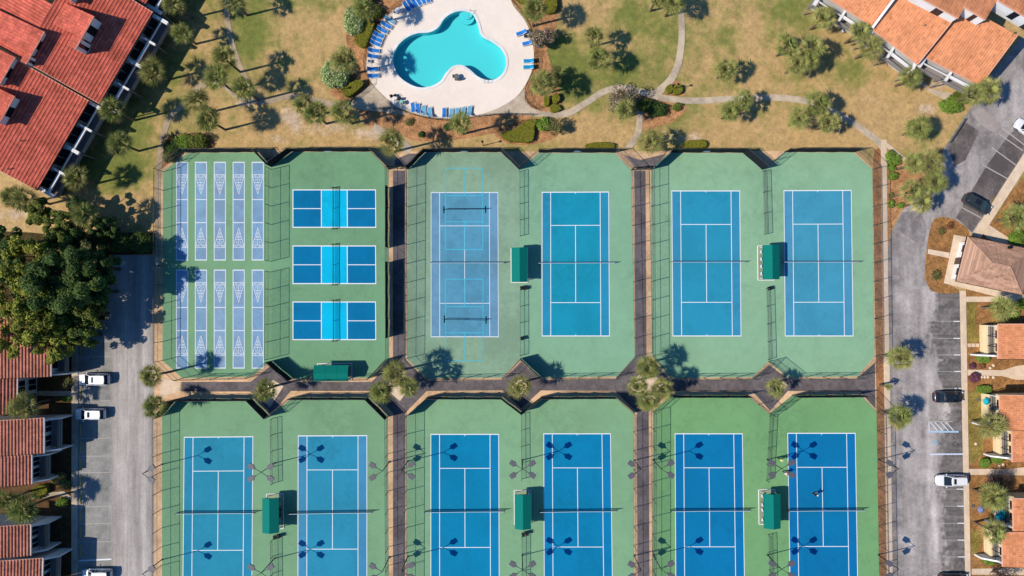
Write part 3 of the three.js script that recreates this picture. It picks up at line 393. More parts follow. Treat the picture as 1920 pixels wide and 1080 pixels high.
fence('divider fence below the shelter of the lower middle courts', [[978.5, 1006], [979, 1200, 'c']], 1.5, 3, dg);
fence('divider fence above the shelter of the lower right courts', [[1442.2, 780], [1436, 900, 'c']], 1.5, 3, dg);
fence('divider fence below the shelter of the lower right courts', [[1440, 1002], [1444, 1200, 'c']], 1.5, 3, dg);
const gate = (label, u0, v0, u1, v1) => { // framed double gate across a walkway
  const a = P(u0, v0), b = P(u1, v1), g = thing('walkway_gate', label, 'gate', [a.x, 0.05, a.z], 0, 'gates across the walkways'), B = { x: a.x, y: 0.05, z: a.z }, m = a.clone().lerp(b, 0.5);
  for (const p of [a, b]) mesh('post', postFor(2.6, 0.06), M.black, g).position.set(p.x - B.x, 0, p.z - B.z);
  mesh('crossbar', rel(beam(V(a.x, 2.6, a.z), V(b.x, 2.6, b.z), 0.12, 0.12), B), M.black, g);
  for (const [p, q] of [[a, m], [m, b]]) { const s = p.clone().lerp(q, 0.05), e = p.clone().lerp(q, 0.95); mesh('gate_leaf', rel(merge([bar(V(s.x, 0.2, s.z), V(e.x, 0.2, e.z), 0.03), bar(V(s.x, 2.2, s.z), V(e.x, 2.2, e.z), 0.03), bar(V(s.x, 0.2, s.z), V(s.x, 2.2, s.z), 0.03), bar(V(e.x, 0.2, e.z), V(e.x, 2.2, e.z), 0.03), bar(V(s.x, 0.2, s.z), V(e.x, 2.2, e.z), 0.025)]), B), M.black, g); }
};
gate('dark gate across the walkway left of the faded tennis court', 729.5, 317, 764, 317); gate('dark gate across the walkway between the upper middle and upper right courts', 1184.5, 319, 1219, 318);
{ // small light emblems printed on the top wind screens
  const em = mat([170, 206, 226]); for (const [u, label] of [[620, 'pale emblem on the wind screen above the pickleball courts'], [872, 'pale emblem on the wind screen above the faded tennis court'], [1081, 'pale emblem on the wind screen above the upper middle right court'], [1320, 'pale emblem on the wind screen above the upper right enclosure']]) {
    const p = P(u, 286.2), s = new THREE.Shape(); s.absellipse(0, 0, 0.62, 0.3, 0, Math.PI * 2); const o = mesh('screen_emblem', new THREE.ExtrudeGeometry(s, { depth: 0.012, bevelEnabled: false, curveSegments: 10 }).translate(0, 1.6, 0), em); o.position.set(p.x, 0.1, p.z + 0.14); o.userData = { label, category: 'emblem', group: 'emblems on the wind screens' };
  }
}
// ---------------------------------------------------------------- nets
function tennisNet(u0, u1, v0, v1, label, h = 1.0, sag = 0.12) {
  const a = P(u0, v0), b = P(u1, v1), c = a.clone().lerp(b, 0.5), g = thing('tennis_net', label, 'net', [c.x, 0.09, c.z], 0, 'tennis nets'), B = { x: c.x, y: 0.09, z: c.z }, n = 16, list = [], tape = [];
  const at = (s, y) => { const p = a.clone().lerp(b, s); return V(p.x, y, p.z); }, top = (s) => h - sag * (1 - Math.abs(2 * s - 1)) + 0.09;
  for (let i = 0; i < n; i++) { const s0 = i / n, s1 = (i + 1) / n, q = [at(s0, 0.12), at(s1, 0.12), at(s1, top(s1)), at(s0, top(s0))]; list.push(q[0], q[1], q[2], q[0], q[2], q[3]); tape.push(beam(at(s0, top(s0)), at(s1, top(s1)), 0.07, 0.06)); }
  mesh('netting', rel(tris(list), B), M.net, g); mesh('headband', rel(merge(tape), B), M.netTape, g); mesh('centre_strap', rel(box(c.x, top(0.5) / 2 + 0.05, c.z, 0.06, top(0.5) - 0.08, 0.05), B), M.netTape, g);
  for (const p of [a, b]) { const q = mesh('net_post', postFor(1.1, 0.05), M.steel, g); q.position.set(p.x - B.x, -0.01, p.z - B.z); }
}
[[801, 945, 493.5, 493.5, 'net across the faded tennis court'], [1008, 1152, 494, 493.5, 'net across the court right of the faded one'], [1254, 1395, 492, 492, 'net across the upper right enclosure, left court'], [1465, 1607, 492, 492, 'net across the court nearest the right road'], [335, 482, 960, 959, 'net across the court beside the left road'], [542, 700, 960.5, 958, 'net across the lower left enclosure, right court'], [798, 946, 957.5, 956, 'net across the lower middle left court'], [1011, 1156, 957, 955.5, 'net across the lower middle right court'], [1256, 1404, 955.5, 954.5, 'net across the lower right enclosure, left court'], [1474, 1617, 955, 954, 'net across the court with the player']].forEach(([u0, u1, v0, v1, l]) => tennisNet(u0, u1, v0, v1, l));
M.netThin = M.net.clone(); M.netThin.opacity = 0.42;
function lowNet(c, d, label, group, portable) { // c, d ends on the ground
  const m = c.clone().lerp(d, 0.5), g = thing('pickleball_net', label, 'net', [m.x, 0.09, m.z], 0, group), B = { x: m.x, y: 0.09, z: m.z };
  const at = (s, y) => { const p = c.clone().lerp(d, s); return V(p.x, y + 0.09, p.z); }, n = 8, l = []; const top = (s) => 0.92 - 0.05 * (1 - Math.abs(2 * s - 1));
  for (let i = 0; i < n; i++) { const s0 = i / n, s1 = (i + 1) / n, q = [at(s0, 0.08), at(s1, 0.08), at(s1, top(s1)), at(s0, top(s0))]; l.push(q[0], q[1], q[2], q[0], q[2], q[3]); }
  mesh('netting', rel(tris(l), B), M.netThin, g); mesh('headband', rel(merge([beam(at(0, 0.92), at(0.5, 0.87), 0.07, 0.06), beam(at(0.5, 0.87), at(1, 0.92), 0.07, 0.06)]), B), portable ? M.black : M.dark, g);
  const t = d.clone().sub(c).normalize(), nn = V(-t.z, 0, t.x);
  for (const s of [0, 1]) { const p = at(s, 0); mesh('net_post', rel(bar(p, V(p.x, 1.0, p.z), 0.05, 7), B), M.black, g); if (portable) mesh('foot', rel(beam(p.clone().addScaledVector(nn, 0.6).setY(0.14), p.clone().addScaledVector(nn, -0.6).setY(0.14), 0.1, 0.08), B), M.black, g); else mesh('foot', rel(beam(p.clone().addScaledVector(nn, 0.55).setY(0.13), p.clone().addScaledVector(nn, -0.55).setY(0.13), 0.08, 0.08), B), M.black, g); }
  mesh('middle_post', rel(bar(at(0.5, 0), at(0.5, 0.86), 0.04, 7), B), M.black, g);
}
lowNet(P(627, 352), P(627, 429.5), 'net on the topmost pickleball court', 'pickleball nets'); lowNet(P(627, 458), P(627, 534.5), 'net on the middle pickleball court', 'pickleball nets'); lowNet(P(627.5, 563), P(627.5, 639.5), 'net on the lowest pickleball court', 'pickleball nets');
lowNet(P(832, 393.5), P(910, 393), 'portable net in the upper half of the faded court', 'portable nets', true); lowNet(P(833, 598.5), P(911, 600), 'portable net in the lower half of the faded court', 'portable nets', true);

// ---------------------------------------------------------------- court lights
const armDirs = { r: [[1, -1], [1, 1]], l: [[-1, -1], [-1, 1]], x: [[1, -1], [1, 1], [-1, -1], [-1, 1]] };
const headGeo = (() => { const s = new THREE.Shape([[0, -0.06], [0.22, -0.13], [0.42, -0.40], [1.22, -0.34], [1.22, 0.34], [0.42, 0.40], [0.22, 0.13], [0, 0.06]].map(([a, b]) => new THREE.Vector2(a, b))); return new THREE.ExtrudeGeometry(s, { depth: 0.2, bevelEnabled: true, bevelSize: 0.02, bevelThickness: 0.02, bevelSegments: 1 }).rotateX(-Math.PI / 2); })();
const headMat = mat([92, 90, 98], { roughness: 0.6 }), lensMat = mat([170, 176, 180], { roughness: 0.2 });
function courtLight(u, v, kind, label) {
  const p = P(u, v), g = thing('court_light', label, 'light pole', [p.x, 0.05, p.z], 0, 'light poles of the lower courts'), h = 6.15;
  mesh('pole', new THREE.CylinderGeometry(0.055, 0.085, h, 9).translate(0, h / 2, 0), M.dark, g); mesh('base_plate', new THREE.CylinderGeometry(0.18, 0.2, 0.12, 10).translate(0, 0.06, 0), M.galv, g);
  for (const [sx, sz] of armDirs[kind]) {
    const a = Math.atan2(sz * 0.62, sx), L = 1.05, d = V(Math.cos(a), 0, Math.sin(a)); mesh('arm', bar(V(0, h - 0.1, 0), d.clone().multiplyScalar(L).setY(h + 0.05), 0.04, 6), M.dark, g);
    const hd = mesh('lamp_head', headGeo, headMat, g); hd.position.copy(d.clone().multiplyScalar(L)).setY(h - 0.03); hd.rotation.y = -a; mesh('lens', box(0.8, -0.03, 0, 0.66, 0.02, 0.5), lensMat, hd);
  }
}
[['upper', 0], ['lower', 178.5]].forEach(([row, dv]) => {
  courtLight(304, 870.5 + dv, 'r', `${row} court light on the left fence beside the parking road`); courtLight(515, 868 + dv, 'x', `${row} four headed court light between the lower left courts`);
  courtLight(730, 866 + dv, 'l', `${row} court light on the right fence of the lower left courts`); courtLight(764.5, 864.5 + dv, 'r', `${row} court light on the left fence of the lower middle courts`);
  courtLight(979, 862.5 + dv, 'x', `${row} four headed court light between the lower middle courts`); courtLight(1189, 863 + dv, 'l', `${row} court light on the right fence of the lower middle courts`);
  courtLight(1224.8, 862 + dv, 'r', `${row} court light on the left fence of the lower right courts`); courtLight(1438.5, 861.5 + dv, 'x', `${row} four headed court light between the lower right courts`);
  courtLight(1646.5, 861.5 + dv, 'l', `${row} court light on the right fence beside the right road`);
});
// ---------------------------------------------------------------- shelters with teal canopies
const padMat = mat([150, 168, 138], { map: tWorn });
M.tealSeam = mat([0, 134, 120], { roughness: 0.8 });
function shelter(u, v, turn, label) { // (u, v): middle of the pad
  const p = P(u, v), g = thing('shade_shelter', label, 'shelter', [p.x, 0.09, p.z], turn, 'shade shelters beside the courts'), w = 2.75, l = 5.7;
  mesh('pad', box(0, 0.02, 0, w - 0.2, 0.04, l - 0.2), padMat, g);
  for (const [x, z, sx, sz] of [[-w / 2, 0, 0.13, l], [w / 2, 0, 0.13, l], [0, -l / 2, w - 0.13, 0.13], [0, l / 2, w - 0.13, 0.13]]) mesh('base_rail', rbox(x, 0.05, z, sx, 0.1, sz, 0.02), M.white, g);
  for (const x of [-1, 1]) for (const z of [-2.55, 2.55]) mesh('post', rbox(x, 1.2, z, 0.1, 2.4, 0.1, 0.02), M.white, g);
  const e = 1.28, L = 2.78, y0 = 2.3, y1 = 2.85, t = 0.05; // canopy: two pitched fabric panels with a valance
  for (const s of [-1, 1]) { const a = V(s * e, y0, -L), b = V(s * e, y0, L), c = V(0, y1, L), d = V(0, y1, -L), lo = (q) => q.clone().setY(q.y - t); mesh('canopy_panel', merge([s < 0 ? quad(a, b, c, d) : quad(b, a, d, c), s < 0 ? quad(lo(d), lo(c), lo(b), lo(a)) : quad(lo(c), lo(d), lo(a), lo(b)), quad(a, b, lo(b), lo(a))]), M.teal, g); mesh('valance', box(s * (e + 0.02), y0 - 0.14, 0, 0.03, 0.28, 2 * L), M.teal, g); mesh('gable_panel', tris([V(-e, y0, s * L), V(e, y0, s * L), V(0, y1, s * L)]), M.teal, g); }
  for (const z of [-L + 0.02, -L / 3, L / 3, L - 0.02]) for (const s of [-1, 1]) mesh('canopy_seam', beam(V(s * e, y0 + 0.012, z), V(0, y1 + 0.012, z), 0.05, 0.03), M.tealSeam, g);
  mesh('ridge_pole', bar(V(0, y1 - 0.09, -L), V(0, y1 - 0.09, L), 0.035), M.white, g);
  return g;
}
M.teal.side = THREE.DoubleSide;
const chairProto = (label, group, m) => { const g = thing('plastic_chair', label, 'chair', [0, 0, 0], 0, group); mesh('seat', rbox(0, 0.44, 0, 0.46, 0.05, 0.46, 0.02), m, g); mesh('backrest', rbox(-0.22, 0.68, 0, 0.05, 0.44, 0.46, 0.02), m, g); for (const x of [-1, 1]) for (const z of [-1, 1]) mesh('leg', box(x * 0.19, 0.21, z * 0.19, 0.04, 0.42, 0.04), m, g); for (const z of [-1, 1]) mesh('armrest', rbox(0, 0.64, z * 0.23, 0.42, 0.04, 0.06, 0.015), m, g); return g; };
const darkSeat = mat([52, 50, 40]), paleSeat = mat([200, 190, 160]);
let chair0 = null;
function chairs(list) { for (const [p, turn, label, group, dark] of list) { const g = chairProto(label, group, dark === 1 ? darkSeat : dark === 2 ? paleSeat : dark === 3 ? M.galv : M.white); g.position.copy(p); g.rotation.y = turn; } }
function bench(p, turn, label, len = 4.2, group = 'benches under the shelters') { const g = thing('bench', label, 'bench', p, turn, group); for (const x of [-0.16, 0, 0.16]) mesh('seat_slat', rbox(x, 0.45, 0, 0.13, 0.05, len, 0.015), M.wood, g); for (const z of [-1, 0, 1]) mesh('leg', box(0, 0.21, z * len * 0.42, 0.36, 0.42, 0.08), M.galv, g); return g; }
const shelterSpots = [[974, 497.5, 0, 'teal shelter between the upper middle courts', 'upper middle'], [1436, 493, 0, 'teal shelter between the upper right courts', 'upper right'], [516.5, 958, 0, 'teal shelter between the lower left courts', 'lower left'], [980, 951, 0, 'teal shelter between the lower middle courts', 'lower middle'], [1438, 950, 0, 'teal shelter between the lower right courts', 'lower right']];
for (const [u, v, t, label, where] of shelterSpots) {
  shelter(u, v, t, label); const c = P(u, v), side = where === 'lower left' ? 0.85 : -0.85;
  bench([c.x - side * 0.3, 0.11, c.z], 0, `slatted bench under the shelter between the ${where} courts`);
  const dz = where === 'lower right' ? [-2.0, -0.55, 0.3, 1.9] : where === 'upper right' ? [-1.8, -0.6, 0.6, 1.8] : where === 'lower left' ? [-1.4, -0.4, 0.5, 1.3] : [];
  chairs(dz.map((z, i) => [V(c.x + side, 0.11, c.z + z), side > 0 ? Math.PI : Math.PI * 0, `${['topmost', 'second', 'third', 'lowest'][i]} ${where === 'lower left' ? 'dark' : 'white'} chair at the shelter between the ${where} courts`, `chairs at the ${where} shelter`, where === 'lower left' ? (i === 1 || i === 2 ? 1 : 2) : 0]));
}
shelter(628, 697, Math.PI / 2, 'teal shelter at the bottom of the pickleball courts'); { const c = P(622, 694); bench([c.x, 0.11, c.z], Math.PI / 2, 'slatted bench under the shelter below the pickleball courts'); }
// small dark carts and bins left beside the divider fences
function ballCart(u, v, label) { const p = P(u, v), g = thing('ball_cart', label, 'cart', [p.x, 0.09, p.z], 0.2, 'ball carts and racks by the shelters'); mesh('basket', rbox(0, 0.62, 0, 0.5, 0.36, 0.6, 0.04), M.dark, g); for (const x of [-1, 1]) for (const z of [-1, 1]) mesh('leg', bar(V(x * 0.22, 0.05, z * 0.26), V(x * 0.2, 0.5, z * 0.24), 0.025), M.dark, g); mesh('handle', bar(V(0.24, 0.9, -0.26), V(0.24, 0.9, 0.26), 0.03), M.dark, g); }
ballCart(978, 540, 'dark ball cart just below the upper middle shelter'); ballCart(984, 540.5, 'second dark cart just below the upper middle shelter'); ballCart(518, 1005, 'dark ball cart just below the lower left shelter'); ballCart(525, 1003, 'second dark cart just below the lower left shelter'); ballCart(981, 1000, 'dark ball cart just below the lower middle shelter'); ballCart(988, 998, 'second dark cart just below the lower middle shelter'); ballCart(1440, 541, 'dark ball cart just below the upper right shelter'); ballCart(979, 634, 'dark bin beside the lower divider fence of the upper middle courts');
{ // white scoreboard frame on the strip left of the shuffleboard
  const p = P(300.5, 494), g = thing('scoreboard_frame', 'small white frame on the strip left of the shuffleboard', 'frame', [p.x, 0.03, p.z]); for (const z of [-0.75, 0, 0.75]) { mesh('post', box(0, 0.5, z, 0.08, 1, 0.08), M.white, g); mesh('crossbar', box(0.2, 1.0, z, 0.42, 0.07, 0.09), M.white, g); } mesh('rail', box(-0.02, 1.0, 0, 0.1, 0.08, 1.66), M.white, g);
}

// ---------------------------------------------------------------- buildings
// roof sheet over four corners: a-b is the eave or ridge across the tile rows, a-d runs down the rows
function tileRoof(a, b, c, d, pitch = 0.45, amp = 0.07, courses = 10, seed = 1) {
  const wA = a.distanceTo(b), n = Math.max(2, Math.round(wA / pitch)), per = 6, nx = n * per, nrm = b.clone().sub(a).cross(d.clone().sub(a)).normalize(); if (nrm.y < 0) nrm.negate(); const r = rng(seed), jit = Array.from({ length: n + 1 }, () => (r() - 0.5) * 0.02);
  const at = (i, s, lift) => { const t = i / nx, ph = (i % per) / per, row = Math.floor(i / per), y = amp * Math.max(0, Math.sin(ph * Math.PI * 2)) + amp * 0.25 * Math.sin(ph * Math.PI * 2) + jit[Math.min(n, row)]; return a.clone().lerp(b, t).lerp(d.clone().lerp(c, t), s).addScaledVector(nrm, y + lift); };
  const L = a.distanceTo(d), list = [], uv = [], col = [], tint = []; for (let q = 0; q < (n + 1) * courses; q++) tint.push(1 + (r() - 0.5) * 0.26 - (r() < 0.05 ? 0.16 : 0));
  for (let k = 0; k < courses; k++) { const s0 = k / courses, s1 = (k + 1) / courses; for (let i = 0; i < nx; i++) { const p = [at(i, s0, 0), at(i + 1, s0, 0), at(i + 1, s1, 0.018), at(i, s1, 0.018)], t = [[i / nx * wA, s0 * L], [(i + 1) / nx * wA, s0 * L], [(i + 1) / nx * wA, s1 * L], [i / nx * wA, s1 * L]]; const f = [0, 1, 2, 0, 2, 3]; const up = p[1].clone().sub(p[0]).cross(p[2].clone().sub(p[0])).y > 0; for (const q of up ? f : [0, 2, 1, 0, 3, 2]) { list.push(p[q]); uv.push(t[q]); const z = tint[k * (n + 1) + Math.floor(i / per)]; col.push(z, z * 0.99, z * 0.97); } } }
  return tris(list, uv, col);
}
function prism(list, y0, y1) { // walls below a roof: polygon of Vector3, open top and bottom closed
  const sh = new THREE.Shape(list.map((p) => new THREE.Vector2(p.x, -p.z))); return new THREE.ExtrudeGeometry(sh, { depth: y1 - y0, bevelEnabled: false }).rotateX(-Math.PI / 2).translate(0, y0, 0);
}
const fascia = (a, b, drop, out = 0.04) => beam(V(a.x, a.y - drop / 2, a.z), V(b.x, b.y - drop / 2, b.z), 0.12 + out, drop);
const R = { red: mat([244, 130, 110], { map: tRoof, roughness: 0.9, side: THREE.DoubleSide }), orange: mat([240, 165, 120], { map: tRoofLight, roughness: 0.9, side: THREE.DoubleSide }), brown: mat([228, 156, 134], { map: tRoof, roughness: 0.9, side: THREE.DoubleSide }), pink: mat([222, 182, 156], { map: tRoof, roughness: 0.95, side: THREE.DoubleSide }), cream: mat([250, 226, 178], { map: tStucco }), stucco: mat([214, 210, 204], { map: tStucco }), coping: mat([236, 176, 150]), gutter: mat([58, 42, 42]), floor: mat([150, 144, 142], { map: tConcrete }) };
R.ridge = R.pink.clone(); for (const k of ['red', 'orange', 'brown', 'pink']) R[k].vertexColors = true;
// a roof section with its walls: q = eave start, eave end, ridge end, ridge start as [u, v, h]
function roofBody(g, B, q, m, o = {}) {
  const [a, b, c, d] = q.map(([u, v, h]) => P(u, v, h)); mesh('roof', rel(tileRoof(d, c, b, a, o.pitch ?? 0.45, o.amp ?? 0.07, o.courses ?? 12, o.seed ?? 3), B), m, g, o.label);
  const inset = (p, k) => { const m0 = a.clone().add(b).add(c).add(d).multiplyScalar(0.25); return p.clone().lerp(m0, k); }, low = Math.min(a.y, b.y, c.y, d.y);
  mesh('wall', rel(prism([a, b, c, d].map((p) => inset(p, o.inset ?? 0.06)), 0, low - 0.12), B), o.wall ?? R.stucco, g);
  mesh('fascia', rel(fascia(a, b, 0.22), B), o.trim ?? R.coping, g); mesh('rake_board', rel(fascia(b, c, 0.2), B), o.trim ?? R.coping, g); mesh('rake_board', rel(fascia(a, d, 0.2), B), o.trim ?? R.coping, g);
  return [a, b, c, d];
}
// raised clerestory: roof quad whose first edge (a, b) is the tall glazed side
function clerestory(g, B, q, drop, m, o = {}) {
  const [a, b, c, d] = q.map(([u, v, h]) => P(u, v, h)); mesh('upper_roof', rel(tileRoof(d, c, b, a, 0.45, 0.014, 10, o.seed ?? 5), B), m, g);
  const ctr = a.clone().add(b).add(c).add(d).multiplyScalar(0.25), ins = (p) => p.clone().lerp(ctr, o.over ?? 0.1), A = ins(a), Bq = ins(b), C = ins(c), Dq = ins(d), yb = o.base ?? Math.min(a.y, d.y) - drop;
  mesh('upper_wall', rel(prism([A, Bq, C, Dq], yb, Math.min(c.y, d.y) - 0.1), B), M.white, g);
  const t = (s) => A.clone().lerp(Bq, s), n = A.clone().add(Bq).multiplyScalar(0.5).sub(C.clone().add(Dq).multiplyScalar(0.5)).setY(0).normalize(), out = (p, k, y) => V(p.x + n.x * k, y, p.z + n.z * k), top = a.y - 0.1;
  mesh('front_panel', rel(beam(out(t(0), 0.04, (yb + top) / 2), out(t(1), 0.04, (yb + top) / 2), 0.06, top - yb), B), M.white, g);
  const cheek = (p, q2) => tris([V(p.x, yb, p.z), V(q2.x, yb, q2.z), V(p.x, top, p.z), V(q2.x, yb, q2.z), V(q2.x, Math.min(c.y, d.y) - 0.1, q2.z), V(p.x, top, p.z)]); mesh('cheek_wall', rel(cheek(A, Dq), B), o.cheek ?? R.coping, g); mesh('cheek_wall', rel(cheek(Bq, C), B), o.cheek ?? R.coping, g);
  const w0 = o.win?.[0] ?? 0.34, w1 = o.win?.[1] ?? 0.7, wn = mesh('window', rel(beam(out(t(w0), 0.09, (yb + top) / 2 + 0.2), out(t(w1), 0.09, (yb + top) / 2 + 0.2), 0.06, (top - yb) * 0.72), B), M.glass, g); mesh('sill', rel(beam(out(t(w0), 0.13, (yb + top) / 2 + 0.16 - (top - yb) * 0.36), out(t(w1), 0.13, (yb + top) / 2 + 0.16 - (top - yb) * 0.36), 0.12, 0.08), B), M.white, wn);
  mesh('fascia', rel(fascia(a, b, 0.18), B), o.trim ?? R.coping, g);
}
// balconies and party walls in front of an eave (a to b), facing direction n
function balconyFront(g, B, a, b, n, bays, o = {}) {
  const t = (s, k, y) => { const p = a.clone().lerp(b, s); return V(p.x + n.x * k, y, p.z + n.z * k); }, D = o.depth ?? 2.1, yF = 2.75, wall = o.wall ?? M.white;
  for (let i = 0; i <= bays; i++) { const s = clamp(i / bays, 0.012, 0.988); mesh('cross_beam', rel(beam(t(s, -0.7, 4.5), t(s, D, 4.5), i % 2 ? 0.36 : 0.55, 0.4), B), wall, g); mesh('pier', rel(beam(t(s, D - 0.3, 2.15), t(s, D - 0.16, 2.15), 0.14, 4.3), B), R.floor, g); mesh('party_wall', rel(beam(t(s, -0.7, 2.2), t(s, 0.3, 2.2), 0.2, 4.2), B), R.floor, g); }
  mesh('balcony_floor', rel(beam(t(0, (D - 0.3) / 2 - 0.35, yF - 0.1), t(1, (D - 0.3) / 2 - 0.35, yF - 0.1), D - 0.3, 0.2), B), R.floor, g);
  for (let i = 0; i < bays; i++) {
    const s0 = (i + 0.07) / bays, s1 = (i + 0.93) / bays;
    mesh('balcony_rail', rel(beam(t(s0 - 0.05 / bays, D * 0.45, i % 2 ? 4.45 : 4.4), t(s1 + 0.05 / bays, D * 0.45, i % 2 ? 4.45 : 4.4), i % 2 ? 0.4 : 0.1, 0.28), B), wall, g); mesh('parapet', rel(beam(t(s0, D - 0.45, yF + 0.4), t(s1, D - 0.45, yF + 0.4), 0.1, 0.9), B), R.floor, g);
    for (const y of [1.25, 3.7]) { const dw = mesh('glass_door', rel(beam(t(lerp(s0, s1, 0.1), -0.62, y), t(lerp(s0, s1, 0.9), -0.62, y), 0.08, 2.2), B), M.glass, g); mesh('door_frame', rel(merge([beam(t(lerp(s0, s1, 0.08), -0.58, y + 1.13), t(lerp(s0, s1, 0.92), -0.58, y + 1.13), 0.12, 0.08), beam(t(lerp(s0, s1, 0.495), -0.57, y), t(lerp(s0, s1, 0.505), -0.57, y), 0.12, 2.2)]), B), M.white, dw); }
  }
}
{ // red tiled row house, upper left
  const base = P(150, 150), B = { x: base.x, y: 0, z: base.z }, g = thing('row_house', 'red tiled row house with raised roof boxes in the upper left corner', 'building', [base.x, 0, base.z]);
  const n = V(0.86, 0, 0.51), inn = (u, v, h, k, h2) => { const p = P(u, v, h); return p.addScaledVector(n, -k).setY(h2); };
  const sec = (e1, e2, h, depth, rise, seed, back) => { const a = P(...e1, h), b = P(...e2, h), d = a.clone().addScaledVector(n, -depth).setY(h + rise), c = b.clone().addScaledVector(n, -depth).setY(h + rise);
    mesh('roof', rel(tileRoof(d, a, b, c, 0.52, 0.048, 26, seed), B), R.red, g); const A2 = a.clone().addScaledVector(n, -0.75), B2 = b.clone().addScaledVector(n, -0.75), s = b.clone().sub(a).normalize().multiplyScalar(0.2);
    mesh('wall', rel(prism([A2.clone().add(s), B2.clone().sub(s), c.clone().sub(s).addScaledVector(n, 0.4), d.clone().add(s).addScaledVector(n, 0.4)], 0, h - 0.1), B), R.stucco, g);
    mesh('gable_wall', rel(merge([a, b].map((p, i) => { const q = p.clone().addScaledVector(n, -0.8).addScaledVector(s, i ? -1 : 1), e = (i ? c : d).clone().addScaledVector(s, i ? -1 : 1); return tris([V(q.x, h - 0.1, q.z), V(e.x, h - 0.1, e.z), V(e.x, h + rise - 0.15, e.z)]); })), B), R.stucco, g);
    mesh('fascia', rel(fascia(a, b, 0.25), B), R.gutter, g); mesh('rake_board', rel(fascia(a, d, 0.25), B), R.coping, g); mesh('rake_board', rel(fascia(b, c, 0.25), B), R.coping, g);
    balconyFront(g, B, a, b, n, 4, { wall: M.white });
    if (back) { const k0 = d.clone().lerp(c, back), e = k0.clone().addScaledVector(n, -14).setY(h + rise - 2.6), f = c.clone().addScaledVector(n, -14).setY(h + rise - 2.6); mesh('roof', rel(tileRoof(k0, c, f, e, 0.5, 0.05, 14, seed + 1), B), R.red, g); } };
  R.stucco.side = THREE.DoubleSide; R.coping.side = THREE.DoubleSide;
  sec([286, 23], [186, 194], 6, 12, 3.0, 7, 0.42); sec([166, 189], [69, 356], 5.8, 12, 3.0, 9, 0.001); sec([372, -160], [272, 8], 5.8, 12, 3.0, 13);
  const cl = (l, seed) => clerestory(g, B, l, 2.2, R.red, { seed, base: 6.6 });
  cl([[176, 30, 9.9], [152, 72, 9.9], [91, 40, 8.5], [115, 2, 8.5]], 21); cl([[152, 72, 9.9], [141, 92, 9.9], [125, 85, 9.5], [136, 65, 9.5]], 22);
  cl([[83, 59, 9.9], [57, 105, 9.9], [-38, 58, 8.2], [-12, 14, 8.2]], 23); cl([[57, 105, 9.9], [48, 120, 9.9], [38, 115, 9.6], [46, 100, 9.6]], 24);
  cl([[28, 107, 9.9], [-3, 161, 9.9], [-100, 112, 8.2], [-70, 58, 8.2]], 25); cl([[27, 180, 9.8], [-4, 234, 9.8], [-100, 184, 8.2], [-70, 132, 8.2]], 26); cl([[166, -58, 9.9], [131, 4, 9.9], [70, -24, 8.5], [105, -86, 8.5]], 27);
  for (const [u, v] of [[44, 266], [77, 153], [118, 127], [21, 318]]) mesh('vent_pipe', rel(bar(P(u, v, 6.6), P(u, v, 6.6).setY(7.6), 0.09, 8), B), M.galv, g);
}
{ // orange tiled row house, upper right
  const base = P(1740, 60), B = { x: base.x, y: 0, z: base.z }, g = thing('row_house', 'orange tiled row house with white glazed roof boxes in the upper right corner', 'building', [base.x, 0, base.z]), n = V(-0.54, 0, 0.84);
  const sec = (q, seed) => { const [a, b] = roofBody(g, B, q, R.orange, { seed, amp: 0.025, pitch: 0.42, courses: 16, trim: R.coping, inset: 0.07 }); balconyFront(g, B, a, b, n, 2, { depth: 1.6 }); };
  sec([[1540, -12, 5.4], [1636, 49, 5.4], [1680, -10, 7.8], [1586, -70, 7.8]], 31); sec([[1638, 56, 5.4], [1721, 120, 5.4], [1790, 34, 8.0], [1704, -30, 8.0]], 32); sec([[1735, 107, 5.0], [1838, 160, 5.0], [1908, 66, 7.4], [1802, 8, 7.4]], 33);
  const cl = (l, seed) => clerestory(g, B, l, 1.6, R.orange, { seed, base: 6.2, win: [0.52, 0.7], cheek: M.white, over: 0.02 });
  cl([[1715, -10, 9.5], [1797, 34, 9.5], [1832, -26, 8.0], [1750, -70, 8.0]], 41); cl([[1807, 12, 9.2], [1848, 37, 9.2], [1880, -16, 7.8], [1840, -42, 7.8]], 42); cl([[1872, 1, 8.9], [1934, 38, 8.9], [1968, -16, 7.6], [1906, -54, 7.6]], 43);
  mesh('parapet', rel(beam(P(1635.5, 52, 5.8), P(1680, -8, 8.2), 0.32, 0.5), B), M.white, g); for (const [u, v] of [[1729, 51], [1876, 54]]) mesh('roof_vent', rel(bar(P(u, v, 6.2), P(u, v, 6.2).setY(7.1), 0.14, 8), B), M.galv, g);
}
